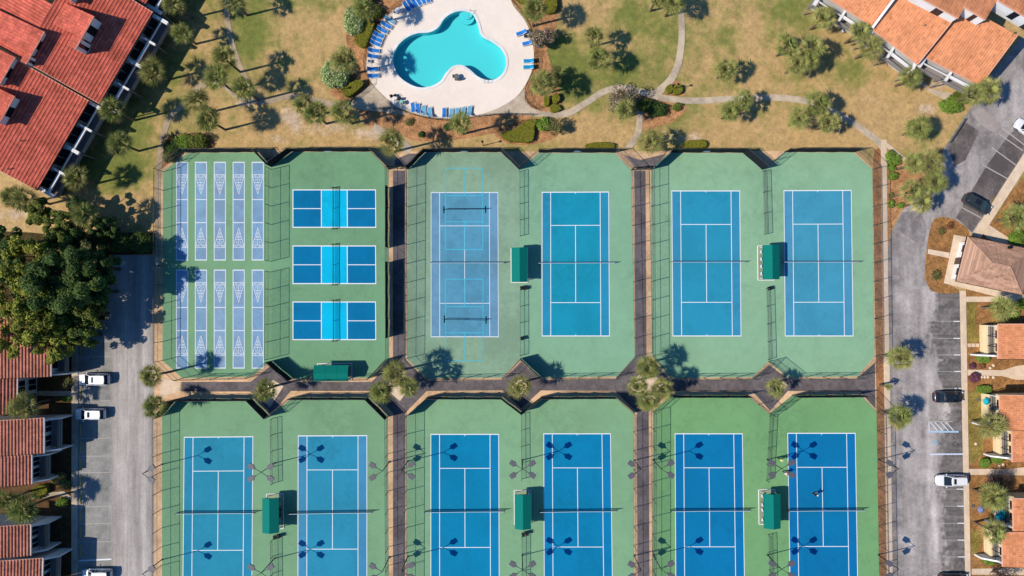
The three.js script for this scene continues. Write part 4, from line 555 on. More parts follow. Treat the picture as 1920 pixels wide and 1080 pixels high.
// houses along the left road: brown barrel tiles running up and down the plan
function leftHouse(label, roofs, o = {}) {
  const c = P(roofs[0][1][0] - 20, (roofs[0][1][1] + roofs[0][2][1]) / 2, 5.4), B = { x: c.x, y: 0, z: c.z }, g = thing('town_house', label, 'house', [c.x, 0, c.z], 0, 'brown roofed houses along the left road');
  roofs.forEach(([tl, tr, br, bl], i) => {
    const h = 5.4, a = P(...tl, h + 2.6), b = P(...tr, h), cc = P(...br, h), d = P(...bl, h + 2.6);
    mesh('roof', rel(tileRoof(a, b, cc, d, 0.46, 0.08, 14, 50 + i), B), R.brown, g); mesh('fascia', rel(fascia(b, cc, 0.24), B), M.white, g); mesh('rake_board', rel(fascia(d, cc, 0.22), B), R.gutter, g); mesh('rake_board', rel(fascia(a, b, 0.22), B), R.coping, g);
    const k = 0.5, q = [V(a.x, 0, a.z + 0.3), V(b.x - k, 0, b.z + 0.3), V(cc.x - k, 0, cc.z - 0.3), V(d.x, 0, d.z - 0.3)]; mesh('wall', rel(prism(q, 0, h - 0.6), B), R.stucco, g);
    const zz0 = Math.min(b.z, cc.z) + 0.3, zz1 = Math.max(b.z, cc.z) - 0.3, x = b.x - k;
    for (const y of [1.3, 3.9]) for (const s of [0.27, 0.73]) { const w = mesh('window', rel(box(x + 0.03, y, lerp(zz0, zz1, s), 0.06, 1.9, (zz1 - zz0) * 0.34), B), M.glass, g); mesh('window_frame', rel(merge([box(x + 0.06, y + 0.98, lerp(zz0, zz1, s), 0.08, 0.08, (zz1 - zz0) * 0.37), box(x + 0.06, y, lerp(zz0, zz1, s), 0.08, 1.9, 0.06)]), B), M.white, w); }
    if (!(o.bare ?? []).includes(i)) { const D = o.depth ?? 1.6; mesh('balcony_floor', rel(box(x + D / 2, 2.7, (zz0 + zz1) / 2, D - 0.1, 0.18, zz1 - zz0 - 0.4), B), R.floor, g); mesh('balcony_rail', rel(merge([box(x + D - 0.1, 3.6, (zz0 + zz1) / 2, 0.06, 0.06, zz1 - zz0 - 0.4), box(x + D - 0.1, 3.1, (zz0 + zz1) / 2, 0.03, 0.5, zz1 - zz0 - 0.4)]), B), M.galv, g);
      for (const z of [zz0, zz1]) mesh('wing_wall', rel(tris((() => { const A = V(x, 0, z), C = V(x + D + 0.3, 0, z), E = V(x + D + 0.3, 3.4, z), F = V(x, 5.0, z), w = V(0, 0, 0.22), s = (p) => p.clone().add(w), f = [A, C, E, A, E, F, s(C), s(A), s(F), s(C), s(F), s(E), E, s(E), s(F), E, s(F), F, C, s(C), s(E), C, s(E), E]; return f; })()), B), M.white, g); }
  });
}
leftHouse('brown tiled house under the big trees, highest on the left road', [[[-70, 596], [95, 596], [95, 706], [-70, 713]], [[-70, 713], [32, 707], [31, 776], [-70, 780]]], { bare: [1] });
leftHouse('brown tiled stepped house behind the second white car', [[[-70, 793], [82, 784], [82, 850], [-70, 860]], [[-70, 860], [59, 853], [59, 908], [-70, 920]]]);
leftHouse('brown tiled stepped house in the lower left corner', [[[-70, 991], [57, 984], [57, 1042], [-70, 1053]], [[-70, 1057], [80, 1047], [78, 1112], [-70, 1120]]]);
// houses along the right-hand lot
function rightHouse(label, roofs) {
  const c = P(roofs[0][0][0] + 20, (roofs[0][0][1] + roofs[0][3][1]) / 2, 4.4), B = { x: c.x, y: 0, z: c.z }, g = thing('town_house', label, 'house', [c.x, 0, c.z], 0, 'orange roofed houses along the right lot');
  roofs.forEach(([tl, tr, br, bl], i) => {
    const h = 4.4, e = 0.35, a = P(...tl, h), b = P(...tr, h + 1.6), cc = P(...br, h + 1.6), d = P(...bl, h); b.x = Math.max(b.x, a.x + 10); cc.x = Math.max(cc.x, d.x + 10);
    mesh('roof', rel(tileRoof(cc, b, a, d, 0.34, 0.03, 22, 70 + i), B), R.orange, g); mesh('fascia', rel(fascia(a, d, 0.22), B), R.coping, g); mesh('rake_board', rel(fascia(d, cc, 0.22), B), R.gutter, g); mesh('rake_board', rel(fascia(a, b, 0.22), B), R.coping, g);
    const x = a.x + 1.3, z0 = a.z + 0.25, z1 = d.z - 0.25, zm = (z0 + z1) / 2, L = z1 - z0;
    mesh('wall', rel(prism([V(x, 0, z0), V(b.x, 0, z0), V(cc.x, 0, z1), V(x, 0, z1)], 0, h + 0.1), B), R.cream, g);
    mesh('garden_wall', rel(box(a.x + 0.05, 0.85, zm, 0.3, 1.7, L), B), R.cream, g); mesh('porch_floor', rel(box(a.x + 0.75, 1.5, zm, 1.1, 0.14, L - 0.1), B), R.floor, g);
    for (const s of [0.02, 0.35, 0.67, 0.98]) mesh('porch_post', rel(box(a.x + 0.1, 2.95, lerp(z0, z1, s), 0.1, 2.5, 0.1), B), s % 0.9 < 0.1 ? M.white : M.dark, g); mesh('porch_rail', rel(box(a.x + 0.08, 2.5, zm, 0.07, 0.07, L - 0.2), B), M.dark, g);
    for (const s of [0.3, 0.72]) { const w = mesh('window', rel(box(x - 0.03, 2.7, lerp(z0, z1, s), 0.06, 1.7, L * 0.26), B), M.glass, g); mesh('window_frame', rel(box(x - 0.07, 3.6, lerp(z0, z1, s), 0.08, 0.08, L * 0.29), B), M.white, w); }
    mesh('wing_wall', rel(tris((() => { const D = 1.7, A = V(a.x - D, 0, z1), C = V(x, 0, z1), E = V(x, 4.2, z1), F = V(a.x - D, 1.7, z1), w = V(0, 0, -0.25), s = (p) => p.clone().add(w); return [A, C, E, A, E, F, s(C), s(A), s(F), s(C), s(F), s(E), E, s(E), s(F), E, s(F), F, A, F, s(F), A, s(F), s(A)]; })()), B), M.white, g);
  });
}
rightHouse('orange tiled house just below the pavilion', [[[1872, 608], [2010, 608], [2010, 674], [1872, 673]]]);
rightHouse('orange tiled stepped house beside the black car', [[[1875, 741], [2010, 744], [2010, 807], [1876, 806]], [[1898, 807], [2020, 807], [2020, 868], [1899, 867]]]);
rightHouse('orange tiled stepped house in the lower right corner', [[[1900, 935], [2020, 938], [2020, 997], [1901, 996]], [[1880, 999], [2010, 999], [2010, 1068], [1881, 1063]]]);
{ // hipped pavilion
  const h = 3.1, [nw, ne, se, sw] = [[1814, 443], [1938, 469], [1917, 553], [1793, 527]].map(([u, v]) => P(u, v, h)), A = P(1860, 492, 4.9), Bq = P(1894, 499, 4.9), c = P(1850, 490), B = { x: c.x, y: 0, z: c.z }, g = thing('pavilion', 'pavilion with pinkish hipped roof and white front on the right', 'building', [c.x, 0, c.z]);
  const hip = (p, q, r, s, seed) => mesh('roof_slope', rel(tileRoof(p, q, r, s, 0.3, 0.01, 14, seed), B), R.pink, g);
  hip(A, A.clone().add(V(0.01, 0, 0.01)), sw, nw, 81); hip(Bq, A, nw, ne, 82); hip(A, Bq, se, sw, 83); hip(Bq, Bq.clone().add(V(0.01, 0, 0.01)), ne, se, 84);
  for (const [p, q] of [[A, nw], [A, sw], [Bq, ne], [Bq, se], [A, Bq]]) mesh('hip_ridge', rel(bar(p.clone().setY(p.y + 0.03), q.clone().setY(q.y + 0.03), 0.09, 6), B), R.ridge, g);
  mesh('gutter', rel(beam(nw.clone().setY(3.0), ne.clone().setY(3.0), 0.3, 0.22), B), R.gutter, g); for (const [p, q] of [[nw, sw], [sw, se], [se, ne]]) mesh('fascia', rel(fascia(p, q, 0.18), B), R.gutter, g);
  const m = nw.clone().add(ne).add(se).add(sw).multiplyScalar(0.25), k = (p) => p.clone().lerp(m, 0.16); mesh('wall', rel(prism([k(nw), k(ne), k(se), k(sw)], 0, 3.0), B), M.white, g);
  const w0 = k(nw), w1 = k(sw); const dr = mesh('door', rel(beam(w0.clone().lerp(w1, 0.42).setY(1.1).add(V(-0.05, 0, 0)), w0.clone().lerp(w1, 0.6).setY(1.1).add(V(-0.05, 0, 0)), 0.08, 2.1), B), mat([96, 80, 70]), g); mesh('handle', rel(box(w0.x * 0.42 + w1.x * 0.58 - 0.12, 1.05, w0.z * 0.42 + w1.z * 0.58, 0.05, 0.12, 0.05), B), M.galv, dr);
  for (const s of [0.18, 0.8]) { const w = mesh('window', rel(beam(w0.clone().lerp(w1, s - 0.09).setY(1.7).add(V(-0.04, 0, 0)), w0.clone().lerp(w1, s + 0.09).setY(1.7).add(V(-0.04, 0, 0)), 0.06, 1.1), B), M.glass, g); mesh('sill', rel(beam(w0.clone().lerp(w1, s - 0.1).setY(1.1).add(V(-0.08, 0, 0)), w0.clone().lerp(w1, s + 0.1).setY(1.1).add(V(-0.08, 0, 0)), 0.14, 0.08), B), M.white, w); }
  mesh('roof_vent', rel(rbox(P(1893, 464, 3.6).x, 3.7, P(1893, 464, 3.6).z, 0.5, 0.4, 0.4, 0.05), B), M.black, g);
}

// ---------------------------------------------------------------- palms, trees, shrubs
function palmCrown(seed, nF, R0, warm = 0) { // fan palm: stiff fans on long stalks, the lowest ones dry, stubs of old stalks below
  const r = rng(seed), list = [], col = [];
  for (let f = 0; f < nF; f++) {
    const t = f / (nF - 1), top = t < 0.48, az = f * 2.39996 + (r() - 0.5) * 0.45, el = top ? lerp(1.25, 0.3, t / 0.48) + (r() - 0.5) * 0.4 : lerp(0.45, -0.5, (t - 0.48) / 0.52) + (r() - 0.5) * 0.2, dir = V(Math.cos(az) * Math.cos(el), Math.sin(el), Math.sin(az) * Math.cos(el));
    const side = V(-Math.sin(az), 0, Math.cos(az)), nrm = dir.clone().cross(side).normalize(); if (nrm.y < 0) nrm.negate(); const petiole = R0 * (top ? lerp(0.05, 0.34, r()) : lerp(0.36, 0.54, r())), hub = dir.clone().multiplyScalar(petiole).add(V(0, -0.08 * R0 * t, 0)), blade = R0 * lerp(0.48, 0.64, r());
    const k = lerp(0.68, 1.2, r()), dry = t > 0.86 && r() < 0.6 ? 1 : clamp(r() * 0.4 + warm), c = [lerp(0.275, 0.5, dry) * k, lerp(0.325, 0.42, dry) * k, lerp(0.085, 0.16, dry) * k], c2 = c.map((x) => x * 0.78);
    const p0 = side.clone().multiplyScalar(0.03); list.push(p0, p0.clone().negate(), hub); for (let i = 0; i < 3; i++) col.push(0.3, 0.28, 0.1);
    const nS = 10, twist = (r() - 0.5) * 0.7;
    for (let j = 0; j < nS; j++) {
      const a = lerp(-1.2, 1.2, j / (nS - 1)) + (r() - 0.5) * 0.05, L = blade * (0.7 + 0.3 * Math.cos(a * 1.1)) * lerp(0.86, 1.1, r()), d2 = dir.clone().multiplyScalar(Math.cos(a)).addScaledVector(side, Math.sin(a)).addScaledVector(nrm, 0.25 * Math.abs(Math.sin(a)) + twist * Math.sin(a) * 0.5).normalize(), w = d2.clone().cross(nrm).normalize().multiplyScalar(0.066);
      const mid = hub.clone().addScaledVector(d2, L * 0.36), tip = hub.clone().addScaledVector(d2, L).add(V(0, -L * lerp(0.1, 0.38, r()), 0)), cc = j % 2 ? c : c2;
      list.push(hub, mid.clone().add(w), tip, hub, tip, mid.clone().sub(w)); for (let i = 0; i < 6; i++) col.push(...cc);
    }
  }
  for (let i = 0; i < 26; i++) { const a = i * 2.4, y = -0.95 + 0.9 * i / 26, b = V(Math.cos(a) * 0.14, y, Math.sin(a) * 0.14), e = V(Math.cos(a) * 0.46, y + 0.4, Math.sin(a) * 0.46), w = V(-Math.sin(a), 0, Math.cos(a)).multiplyScalar(0.07); list.push(b.clone().add(w), b.clone().sub(w), e); for (let q = 0; q < 3; q++) col.push(0.24, 0.19, 0.12); }
  return tris(list, null, col);
}
const leafMat = new THREE.MeshPhysicalMaterial({ vertexColors: true, roughness: 0.7, specularIntensity: 0.5, side: THREE.DoubleSide, transmission: 0.25, thickness: 0 }), shrubMat = new THREE.MeshPhysicalMaterial({ vertexColors: true, roughness: 0.75, specularIntensity: 0.25, side: THREE.DoubleSide });
const crowns = [0, 1, 2, 3, 4, 5, 6, 7, 8].map((i) => palmCrown(100 + i, 27 + (i * 5) % 14, 2.3 + 0.05 * ((i * 4) % 9), [0, 0.12, -0.15, 0.05, 0.22, -0.1, 0, 0.15, -0.05][i]));
const trunkGeo = (h) => { const g = new THREE.CylinderGeometry(0.15, 0.2, h, 9, 6), p = g.attributes.position, r = rng(5); for (let i = 0; i < p.count; i++) { const k = 1 + (r() - 0.5) * 0.12; p.setX(i, p.getX(i) * k); p.setZ(i, p.getZ(i) * k); } g.computeVertexNormals(); return g.translate(0, h / 2, 0); }, trunks = {};
let palmN = 0;
function palm(u, v, h, s, label, group = 'palms on the lawns') {
  const c = P(u, v, h), i = palmN++, r = rng(900 + i), g = thing('palm_tree', label, 'palm', [c.x, 0, c.z], r() * 6.28, group);
  mesh('trunk', trunks[h] ??= trunkGeo(h + 0.05), M.trunk, g); const k = mesh('crown', crowns[(i * 4) % 9], leafMat, g); k.position.y = h; k.rotation.set((r() - 0.5) * 0.34, 0, (r() - 0.5) * 0.34); k.scale.set(s * lerp(0.94, 1.06, r()), s * lerp(0.8, 0.95, r()), s * lerp(0.94, 1.06, r()));
}
const fr = 'palms along the red row house', lawn = 'palms on the lawns', cr = 'palms between the courts', rt = 'palms along the right road', wl = 'palms at the walkway junctions';
[[341, 61, 5, 1, 'palm near the top end of the red row house balconies', fr], [283, 131, 5.2, 1, 'second palm along the red row house, counting down from the top', fr], [208, 204, 7, 0.98, 'third palm along the red row house, at the step in its roof', fr], [222, 268, 6, 1.02, 'fourth palm along the red row house', fr], [140, 334, 5.5, 1.02, 'palm at the lower end of the red row house balconies', fr], [155, 402, 7, 0.92, 'palm in the tree shade just above the dark hedge', fr], [322, 0, 7, 1, 'palm cut by the top edge beside the red row house', fr],
  [418, 108, 7, 1.02, 'highest palm of the clump beside the straight path', lawn], [402, 145, 7, 1, 'left palm of the clump beside the straight path', lawn], [455, 164, 7, 1.02, 'right palm of the clump, standing over the path bend', lawn], [366, 186, 7, 0.92, 'palm just below the clump by the straight path, upper of two', lawn], [388, 223, 7, 1, 'palm with a long trunk shadow above the shuffleboard lanes', lawn], [437, 0, 6, 0.9, 'palm cut by the top edge above the straight path', lawn],
  [567, 195, 7, 0.85, 'left palm of the trio at the sandy path', lawn], [590, 211, 7, 0.95, 'middle palm of the trio at the sandy path', lawn], [640, 210, 7.2, 0.95, 'right palm of the trio, below the pool fence corner', lawn], [644, 112, 7, 1.08, 'palm rising out of the pale leafy shrub left of the pool', lawn], [682, 14, 7, 0.9, 'palm rising above the olive hedge at the top left of the pool', lawn], [862, 230, 7.5, 1.0, 'palm below the pool deck beside the row of loungers', lawn], [733, 265, 7, 0.95, 'palm at the fence corner above the pickleball courts', lawn],
  [1002, 16, 7, 1.0, 'palm right of the top of the pool deck', lawn], [1018, 155, 6.5, 1.05, 'palm right of the lower pool deck among shrubs', lawn], [1114, 66, 5.2, 0.9, 'upper palm of the pair on the greenest lawn', lawn], [1122, 108, 5.2, 0.98, 'lower palm of the pair on the greenest lawn', lawn], [1172, 206, 5.2, 0.85, 'palm partly under the pink flowering tree', lawn], [1360, 130, 4.4, 0.98, 'lone palm on the dry lawn right of the curved path', lawn], [1370, 208, 4.6, 0.85, 'lower palm of the pair on the right path', lawn], [1396, 188, 4.6, 0.95, 'upper palm of the pair on the right path', lawn], [1220, 264, 5, 0.95, 'palm at the fence gap above the upper right courts', lawn], [1262, 4, 5.5, 0.95, 'palm at the top edge beside the curved path', lawn], [1232, -6, 5.5, 0.8, 'palm cut by the top edge left of the curved path', lawn],
  [1545, 32, 5, 0.95, 'palm touching the first balcony of the orange row house', lawn], [1478, 84, 5, 0.92, 'left palm of the four on the upper right lawn', lawn], [1526, 86, 5, 1.0, 'right palm of the four on the upper right lawn', lawn], [1496, 118, 5, 0.95, 'lower palm of the four on the upper right lawn', lawn], [1521, 112, 4.4, 0.8, 'smallest palm of the four on the upper right lawn', lawn], [1614, 58, 5.2, 0.95, 'palm before the white party wall of the orange row house', lawn], [1634, 88, 5.2, 0.98, 'palm just below the white roof line of the orange row house', lawn], [1708, 145, 4.4, 0.9, 'palm at the middle balconies of the orange row house', lawn],
  [1830, 174, 5.6, 1.0, 'left palm of the pair at the corner of the orange row house', rt], [1857, 169, 5.6, 1.05, 'right palm of the pair at the corner of the orange row house', rt], [1535, 193, 4.6, 0.95, 'upper palm of the trio on the right path', lawn], [1500, 222, 4.6, 0.95, 'left palm of the trio on the right path', lawn], [1553, 229, 4.6, 0.95, 'right palm of the trio on the right path', lawn], [1723, 240, 4.6, 1.02, 'lone palm on the dry lawn beside the upper road', lawn],
  [1716, 306, 5.2, 0.95, 'upper left palm of the large clump at the road bend', rt], [1748, 304, 5.4, 1.0, 'upper right palm of the large clump at the road bend', rt], [1754, 341, 5.4, 0.92, 'right palm of the large clump at the road bend', rt], [1712, 358, 5.4, 1.0, 'lower left palm of the large clump at the road bend', rt], [1730, 378, 5.4, 1.0, 'lowest palm of the large clump at the road bend', rt], [1909, 408, 5, 1.05, 'palm cut by the right edge above the pavilion', rt], [1880, 578, 5, 1.0, 'palm between the pavilion and the first orange house', rt],
  [1689, 671, 5, 0.98, 'upper of two palms standing at the left side of the right lot', rt], [1688, 782, 5, 0.96, 'lower of two palms standing at the left side of the right lot', rt], [1666, 725, 2.6, 0.32, 'tiny young palm on the island between the two road palms', rt], [1862, 800, 5.2, 1.05, 'palm in front of the stepped orange house by the black car', rt], [1864, 934, 5, 1.02, 'palm above the lower right house, nearest the white car', rt], [1866, 998, 5, 0.98, 'palm in front of the lower right corner house', rt],
  [282, 705, 6.5, 0.95, 'upper palm of the pair at the left entrance of the walkway', wl], [288, 762, 5, 0.92, 'lower palm of the pair at the left entrance of the walkway', wl], [497, 731, 5.5, 0.95, 'palm at the walkway junction left of the pickleball shelter', wl], [741, 702, 6.5, 1.05, 'upper palm of the trio at the left central junction', wl], [714, 736, 6.5, 0.92, 'lower left palm of the trio at the left central junction', wl], [766, 726, 6.5, 0.92, 'right palm of the trio at the left central junction', wl], [974, 726, 5.8, 0.85, 'palm at the middle walkway junction', wl], [1215, 690, 6, 0.92, 'top palm of the four at the right central junction', wl], [1196, 724, 5.8, 0.88, 'left palm of the four at the right central junction', wl], [1242, 730, 5.8, 0.88, 'right palm of the four at the right central junction', wl], [1216, 752, 5.8, 0.85, 'bottom palm of the four at the right central junction', wl], [1455, 728, 4.6, 0.82, 'palm at the rightmost walkway junction', wl],
  [42, 761, 6.5, 1.1, 'palm standing over the brown roofs beside the second house', 'palms among the left houses'], [40, 956, 6.5, 1.1, 'palm in front of the lower left corner house', 'palms among the left houses'], [8, 940, 6.5, 0.9, 'palm at the left edge between the brown roofs', 'palms among the left houses'], [42, 372, 6.5, 0.95, 'palm at the lowest corner of the red roof', fr], [20, 368, 6, 0.8, 'palm cut by the left edge at the red roof', fr],
].forEach((a) => palm(...a));

// leaf cloud: many small leaves spread through lobes [x, y, z, rx, ry, rz]
function leafCloud(lobes, perLobe, size, seed, cols, shell = 0.55) {
  const r = rng(seed), list = [], col = [];
  for (const [cx, cy, cz, rx, ry, rz] of lobes) { const n = Math.round(perLobe * lerp(0.8, 1.2, r())), tint = lerp(0.82, 1.18, r());
    for (let i = 0; i < n; i++) {
      const th = r() * 6.2832, ph = Math.acos(2 * r() - 1), k = Math.pow(r(), 0.33) * (1 - shell) + shell * (r() < 0.75 ? lerp(0.8, 1.08, r()) : r()), d = V(Math.sin(ph) * Math.cos(th), Math.cos(ph), Math.sin(ph) * Math.sin(th)), p = V(cx + d.x * rx * k, cy + d.y * ry * k, cz + d.z * rz * k); if (p.y < 0.05) continue;
      const nrm = d.clone().multiplyScalar(0.6).add(V(r() - 0.5, r() * 0.8, r() - 0.5)).normalize(), t = nrm.clone().cross(V(r() - 0.5, r() - 0.5, r() - 0.5)).normalize(), b = nrm.clone().cross(t), s = size * lerp(0.6, 1.35, r());
      const a = p.clone().addScaledVector(t, s), c = p.clone().addScaledVector(t, -s), q = p.clone().addScaledVector(b, s * 0.55), e = p.clone().addScaledVector(b, -s * 0.55).addScaledVector(nrm, -s * 0.15); list.push(a, q, c, a, c, e);
      const pick = cols[Math.floor(r() * cols.length)], m = tint * lerp(0.75, 1.25, r()); for (let j = 0; j < 6; j++) col.push(pick[0] * m, pick[1] * m, pick[2] * m);
    } }
  return tris(list, null, col);
}
const lobesIn = (n, R, H, y, seed, lr = 0.45) => { const r = rng(seed), o = []; for (let i = 0; i < n; i++) { const a = i * 2.4 + r(), k = Math.sqrt(r()) * (1 - lr * 0.6); o.push([Math.cos(a) * R * k, y + (r() - 0.5) * H, Math.sin(a) * R * k, R * lr * lerp(0.75, 1.2, r()), R * lr * lerp(0.5, 0.85, r()), R * lr * lerp(0.75, 1.2, r())]); } return o; };
const darkG = [[0.03, 0.06, 0.014], [0.045, 0.08, 0.018], [0.06, 0.095, 0.02]], pineG = [[0.12, 0.155, 0.018], [0.19, 0.2, 0.024], [0.07, 0.1, 0.014], [0.24, 0.215, 0.032]], oakG = [[0.06, 0.09, 0.016], [0.09, 0.12, 0.02], [0.13, 0.14, 0.025]], paleG = [[0.13, 0.2, 0.05], [0.2, 0.27, 0.09], [0.09, 0.14, 0.035], [0.34, 0.38, 0.2]], brightG = [[0.1, 0.17, 0.02], [0.14, 0.22, 0.03], [0.08, 0.13, 0.02]], pinkish = [[0.1, 0.085, 0.06], [0.2, 0.14, 0.12], [0.36, 0.24, 0.2], [0.08, 0.095, 0.03], [0.12, 0.13, 0.05]], olive = [[0.15, 0.15, 0.015], [0.18, 0.17, 0.02], [0.12, 0.13, 0.012]], purple = [[0.09, 0.03, 0.05], [0.13, 0.05, 0.07]], mixed = [[0.1, 0.12, 0.03], [0.14, 0.1, 0.05], [0.08, 0.1, 0.03]];
function tree(name, u, v, h, Rm, label, cols, o = {}) {
  const c = P(u, v, h * 0.8), g = thing(name, label, 'tree', [c.x, 0, c.z], 0, o.group ?? 'big trees beside the left road'), r = rng(o.seed ?? Math.round(u * 7 + v * 13)), y = h * 0.72, lobes = lobesIn(Math.round((o.lobes ?? 16) * (o.group ? 1 : 2)), Rm * (o.group ? 1 : 1.12), h * 0.42, y, Math.round(u + v * 3), (o.lr ?? 0.42) * (o.group ? 1 : 0.66)), wood = [bar(V(0, 0, 0), V(0, h * 0.62, 0), 0.3, 9, 0.16)];
  for (const l of lobes.slice(0, 9)) wood.push(bar(V(0, h * lerp(0.32, 0.6, r()), 0), V(l[0], l[1], l[2]), 0.1, 5, 0.03));
  mesh('trunk', merge(wood), M.bark, g); mesh('crown', leafCloud(lobes, (o.per ?? 420) * (o.group ? 1 : 0.5), o.leaf ?? 0.24, Math.round(u * 3 + v), cols, 0.5), shrubMat, g);
}
tree('oak_tree', 116, 530, 12.5, 4.9, 'tall dark tree whose round shadow falls on the shuffleboard lanes', darkG, { lobes: 26, per: 620, lr: 0.34, leaf: 0.22 });
tree('pine_tree', 44, 480, 12, 3.3, 'yellow green tree nearest the red roof', pineG, { lobes: 15, lr: 0.34, per: 260, leaf: 0.2 }); tree('pine_tree', 20, 545, 12.5, 3.8, 'yellow green tree cut by the left edge, in the middle of the group', pineG, { lobes: 18, lr: 0.32, per: 240, leaf: 0.2 }); tree('pine_tree', 62, 596, 12, 3.6, 'yellow green tree just above the highest brown roof', pineG, { lobes: 17, lr: 0.32, per: 240, leaf: 0.2 }); tree('pine_tree', 96, 640, 10, 3.0, 'yellow green tree overhanging the corner of the highest brown roof', pineG, { lobes: 14, lr: 0.34, per: 240, leaf: 0.2 }); tree('pine_tree', 18, 628, 10.5, 3.2, 'yellow green tree over the highest brown roof at the left edge', pineG, { lobes: 14, lr: 0.34, per: 240, leaf: 0.2 });
tree('oak_tree', 152, 590, 9, 3.4, 'dark tree standing at the edge of the left road', oakG, { lobes: 14, per: 240, lr: 0.34, leaf: 0.2 }); tree('oak_tree', 96, 458, 8, 2.8, 'dark tree between the red roof and the yellow green trees', oakG, { lobes: 11, per: 240, lr: 0.36 }); tree('oak_tree', 150, 482, 7.5, 2.8, 'open dark tree behind the dark hedge', mixed, { lobes: 11, per: 170, lr: 0.34 }); tree('oak_tree', 4, 462, 9, 2.8, 'dark tree cut by the left edge below the red roof', darkG, { lobes: 11, per: 260 });
for (const [u, v, h, r0, label] of [[72, 522, 10.5, 3.0, 'dark green tree left of the tall dark tree'], [128, 612, 8.5, 2.8, 'dark green tree at the lower edge of the tree group'], [176, 546, 8, 2.8, 'dark green tree nearest the left road'], [58, 566, 9.5, 2.8, 'dark green tree in the middle of the left tree group'], [124, 448, 7, 2.4, 'dark green tree just above the tall dark tree'], [184, 502, 7.5, 2.4, 'dark green tree between the dark hedge and the tall dark tree'], [66, 398, 7, 2.3, 'dark green tree touching the lowest corner of the red roof'], [108, 420, 8, 2.2, 'dark green tree above the tree group, right of the red roof corner'], [190, 424, 6, 1.9, 'dark green tree above the dark hedge'], [136, 392, 6.5, 1.8, 'small dark green tree on the dry grass below the red row house'], [8, 506, 10, 2.8, 'dark green tree at the left edge under the red roof'], [150, 630, 7, 2.2, 'dark green tree beside the shaded parking bays']]) tree('oak_tree', u, v, h, r0, label, u % 3 ? darkG : oakG, { lobes: 12, per: 300, lr: 0.36, leaf: 0.2 });
tree('crape_myrtle', 1018, 68, 3.6, 2.3, 'pink flowering tree right of the pool deck', pinkish, { lobes: 14, per: 240, leaf: 0.14, lr: 0.4, group: 'pink flowering trees' }); tree('crape_myrtle', 1170, 184, 3.8, 2.7, 'pink flowering tree over the path junction', pinkish, { lobes: 15, per: 260, leaf: 0.14, lr: 0.4, group: 'pink flowering trees' }); tree('crape_myrtle', 1038, 146, 3.2, 1.9, 'small pink tinted tree beside the palm right of the pool', mixed, { lobes: 11, per: 200, leaf: 0.13, group: 'pink flowering trees' }); tree('crape_myrtle', 1042, 236, 2.6, 1.6, 'brownish small tree at the path below the pool', mixed, { lobes: 9, per: 160, leaf: 0.12, group: 'pink flowering trees' });
tree('crape_myrtle', 1880, 905, 3.6, 2.2, 'dark bare looking small tree beside the path above the lower right house', [[0.07, 0.045, 0.045], [0.1, 0.06, 0.05]], { lobes: 10, per: 130, leaf: 0.1, group: 'small trees by the right houses' }); tree('crape_myrtle', 1886, 1082, 3.6, 2.2, 'dark small tree cut by the bottom edge at the right', [[0.07, 0.045, 0.045], [0.1, 0.06, 0.05]], { lobes: 10, per: 130, leaf: 0.1, group: 'small trees by the right houses' });
function shrub(u, v, rx, rz, h, label, cols, o = {}) { // rounded shrub: leaf shell over a twiggy core
  const c = P(u, v, h * 0.6), g = thing(o.name ?? 'shrub', label, o.cat ?? 'shrub', [c.x, 0, c.z], o.turn ?? 0, o.group ?? 'shrubs'), r = rng(Math.round(u * 11 + v)), n = o.lobes ?? 7, lobes = [];
  for (let i = 0; i < n; i++) { const a = i * 2.4, k = i ? 0.5 : 0; lobes.push([Math.cos(a) * rx * k, h * lerp(0.45, 0.62, r()), Math.sin(a) * rz * k, rx * 0.58, h * 0.46, rz * 0.58]); }
  mesh('stem', merge([bar(V(0, 0, 0), V(0, h * 0.5, 0), 0.06, 6), ...lobes.slice(1, 5).map((l) => bar(V(0, 0.05, 0), V(l[0] * 0.8, l[1], l[2] * 0.8), 0.03, 5))]), M.bark, g);
  mesh('foliage', leafCloud(lobes, (o.per ?? 170) * Math.max(0.5, rx * rz), o.leaf ?? 0.12, Math.round(u + v * 7), cols, 0.7), shrubMat, g);
}
